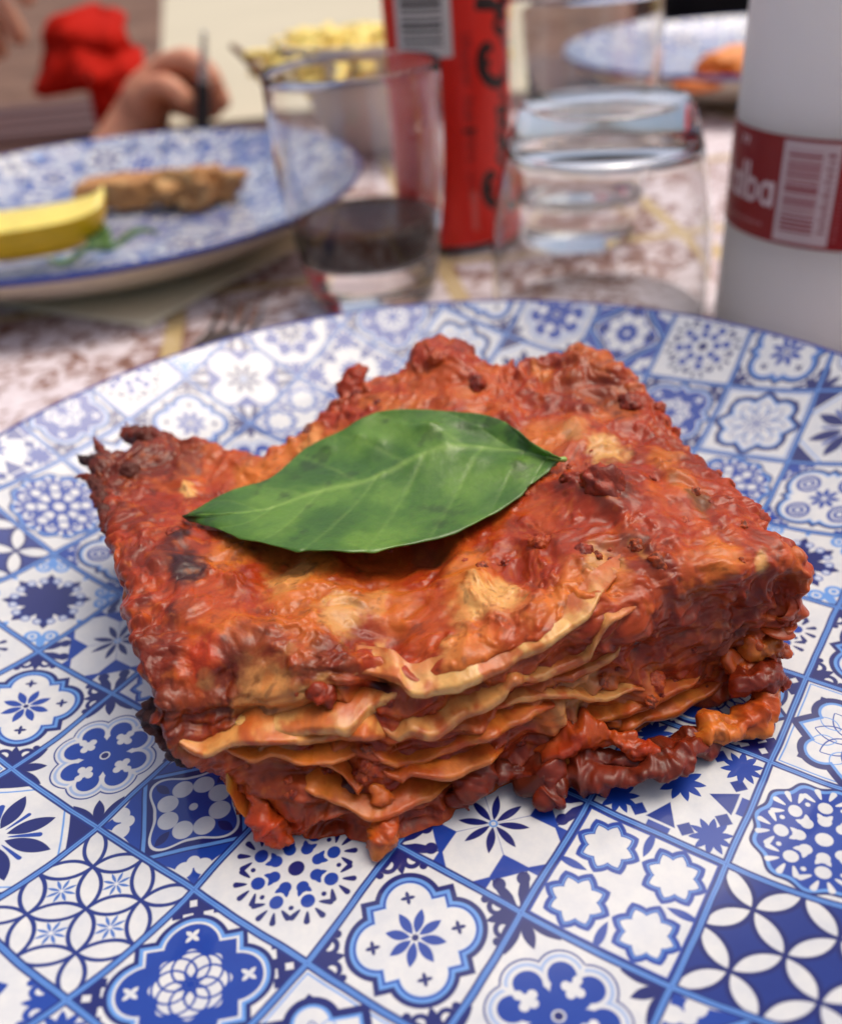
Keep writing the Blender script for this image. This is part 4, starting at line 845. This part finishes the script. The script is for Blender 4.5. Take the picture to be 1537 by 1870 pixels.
# fork
M_STEEL = simple('steel', (196, 196, 200), .22, 20, .05, .05, Metallic=1.0)
fk = thing('fork', at(405, 600, TZ), 'steel fork whose tines show behind the plate at left', 'fork'); f0 = at(405, 640, TZ); dirf = np.array([.12, 1, 0]); dirf /= np.linalg.norm(dirf); sdf = np.array([dirf[1], -dirf[0], 0])
for q in range(4):
    b = f0+sdf*(q-1.5)*.62; V, F = tube(cr([b+dirf*0+np.array([0, 0, .3]), b+dirf*2+np.array([0, 0, .12]), b+dirf*4.4+np.array([0, 0, .45])], 16), np.linspace(.14, .08, 16), 8, .6); put('tine', V, F, M_STEEL, fk)
V, F = tube(cr([f0-dirf*.0+np.array([0, 0, .3]), f0-dirf*1.6+np.array([0, 0, .25]), f0-dirf*3+np.array([0, 0, .4]), f0-dirf*6+np.array([0, 0, .35])], 24), cr(np.array([1.1, .9, .3, .3])[:, None], 24)[:, 0], 14, .14); put('handle', V, F, M_STEEL, fk)
# red cloth and seat behind
M_RED = simple('red_cloth', (176, 26, 12), .85, 12, .3, .12); M_RED.node_tree.nodes['Principled BSDF'].inputs['Specular IOR Level'].default_value = .1
RP_ = [(75,165),(110,35),(205,22),(235,70),(275,140),(245,190),(200,228),(178,160)]
cpts = np.array([aty(x, y, 70+3*math.sin(i)) for i, (x, y) in enumerate(RP_)]); cen = np.mean(cpts, 0)+np.array([0, -5, 0]); V = [cen]; F = []
ringn = 64; ring = cr(np.concatenate([cpts, cpts[:1]]), ringn+1)[:-1]; nr_ = 14; V = []
for a in np.linspace(1, .02, nr_):
    q = cen*(1-a)+ring*a; q = q+np.stack([0*q[:, 0], -2.6*fbm(q, .30, 3, .5, 800)*a, 0*q[:, 0]], 1); V.append(q)
V = np.concatenate(V); o = tag(put('red_cloth', V, grid_faces(nr_, ringn, True), M_RED), 'folded bright red cloth behind the upper left plate', 'cloth'); m = o.modifiers.new('thickness', 'SOLIDIFY'); m.thickness = .004
bn = thing('wooden_bench', (-52, 80, -30), 'dark brown wooden bench behind the upper left plate', 'bench'); M_BEN = wood_mat('dark_bench_wood', (52, 22, 12), (96, 50, 32))
for q in range(4): V, F = box((-60, 78+q*5.2, -4.2), (76, 4.9, 2.4), .04, .3); put('plank', V, F, M_BEN, bn, smooth=False)
for sx in (-94, -30):
    for sy in (75, 89): V, F = box((sx, sy, -43), (4, 4, 70), 0, .3); put('leg', V, F, M_BEN, bn, smooth=False)
# dark bag behind the far plate and brown glass-side items
M_DARK = simple('black_fabric', (26, 20, 22), .8, 30, .3, .2)
V, F = box((52, 100, 2), (44, 10, 14), .15, 2.5); tag(put('dark_bag', V, F, M_DARK), 'black bag lying beyond the upper right plate', 'bag')
# ------------------------------------------------------------------ person: two arms and hands reaching in from the left
M_SKIN = NT('skin'); ns = M_SKIN.noise(30, 4, .6); rs = M_SKIN.ramp(ns.outputs[0], [(.3, tuple(lin((186, 116, 86)))), (.7, tuple(lin((222, 160, 126))))]); M_SKIN.l(rs.outputs[0], M_SKIN.b.inputs['Base Color']); M_SKIN.s(Roughness=.5, Subsurface__Weight=.2, Subsurface__Scale=.006); M_SKIN = M_SKIN.m
def skin_figure(name, verts, edges, rads, parent, mat, root=0):
    me = bpy.data.meshes.new(name); o0 = ABS[parent.name]; me.from_pydata([tuple((np.asarray(v)-o0)*S_) for v in verts], edges, []); o = bpy.data.objects.new(name, me); scene.collection.objects.link(o); o.parent = parent
    m = o.modifiers.new('skin', 'SKIN'); m.use_smooth_shade = True
    for i, r in enumerate(rads): me.skin_vertices[0].data[i].radius = (r*S_, r*S_)
    me.skin_vertices[0].data[root].use_root = True; s = o.modifiers.new('sub', 'SUBSURF'); s.levels = 2; s.render_levels = 2; me.materials.append(mat); return o
PV, PE, PR_ = [], [], []
def chain(pts, rads, start=None):
    prev = start
    for p, r in zip(pts, rads):
        PV.append(np.asarray(p, float)); PR_.append(r)
        if prev is not None: PE.append((prev, len(PV)-1))
        prev = len(PV)-1
    return prev
HY = 63.                                        # distance of the right hand
wr = aty(262, 212, HY+.5); kn = aty(330, 150, HY)
sh1 = np.array([-66., 84, -6]); sh2 = np.array([-66., 112, 22]); chest = np.array([-78., 92, 14]); pel = np.array([-80., 92, -22])
chain([pel], [13]); ch = chain([(pel+chest)/2, chest], [12, 13], 0)
nk = chain([chest+np.array([2, 0, 16]), chest+np.array([5, 0, 23]), chest+np.array([6, 0, 33])], [5.5, 7.5, 8], ch)
a1 = chain([sh1, aty(-60, 480, 74), aty(60, 430, 68), aty(195, 320, 62), wr], [5, 4.2, 3.4, 2.6, 2.3], ch)
palm = chain([wr*.5+kn*.5, ], [2.7], a1)
def finger(base, mid1, mid2, tip, r=.85): chain([base, mid1, mid2, tip], [r*1.1, r, r*.92, r*.8], palm)
finger(aty(300,118,HY), aty(345,108,HY-1.2), aty(385,138,HY-2), aty(400,175,HY-2.2), 1.0)
finger(aty(305,135,HY+1), aty(355,128,HY), aty(398,165,HY-.6), aty(412,205,HY-1.2), .98)
finger(aty(300,160,HY+1.5), aty(345,160,HY+.6), aty(385,188,HY), aty(398,218,HY-.6), .92)
finger(aty(285,185,HY+1.6), aty(325,192,HY+1), aty(360,208,HY+.4), aty(378,224,HY), .8)
finger(aty(270,170,HY-1.6), aty(300,150,HY-2.6), aty(330,172,HY-3), aty(345,198,HY-3), 1.0)
wl = np.array([-42., 76, 12.]); a2 = chain([sh2, np.array([-58., 92, 10.]), wl], [6, 4.4, 2.8], ch)
HL = 74.; palm = chain([aty(-60, -40, HL)], [3.0], a2)
finger(aty(-30,-20,HL), aty(0,10,HL-1), aty(25,45,HL-1), aty(42,85,HL-1), 1.0)
finger(aty(-45,0,HL), aty(-20,40,HL-1), aty(-5,75,HL-1), aty(5,110,HL-1), .98)
finger(aty(-60,20,HL), aty(-40,60,HL-1), aty(-25,95,HL-1), aty(-15,125,HL-1), .92)
finger(aty(-75,30,HL), aty(-60,70,HL-1), aty(-50,105,HL-1), aty(-42,130,HL-1), .82)
finger(aty(-20,-60,HL), aty(20,-40,HL-2), aty(45,-15,HL-2), aty(60,10,HL-2), .95)
pe = thing('person', (-80, 92, -76), 'person at upper left cutting food, only the hands in view', 'person')
skin_figure('body', PV, PE, PR_, pe, M_SKIN)
# table knife in the hand
kp = [aty(373, 60, HY-5), aty(372, 120, HY-5), aty(371, 175, HY-5), aty(370, 235, HY-5)]
t = thing('table_knife', kp[2], 'dark handled knife held upright in the hand at upper left', 'knife')
V, F = tube(cr([kp[0], kp[1], kp[2]], 24), np.linspace(.16, .42, 24), 10, 1); put('blade', V, F, M_STEEL, t)
V, F = tube(cr([kp[1]*.3+kp[2]*.7, kp[3]], 16), np.linspace(.5, .62, 16), 12, 1); put('handle', V, F, M_DARK, t)
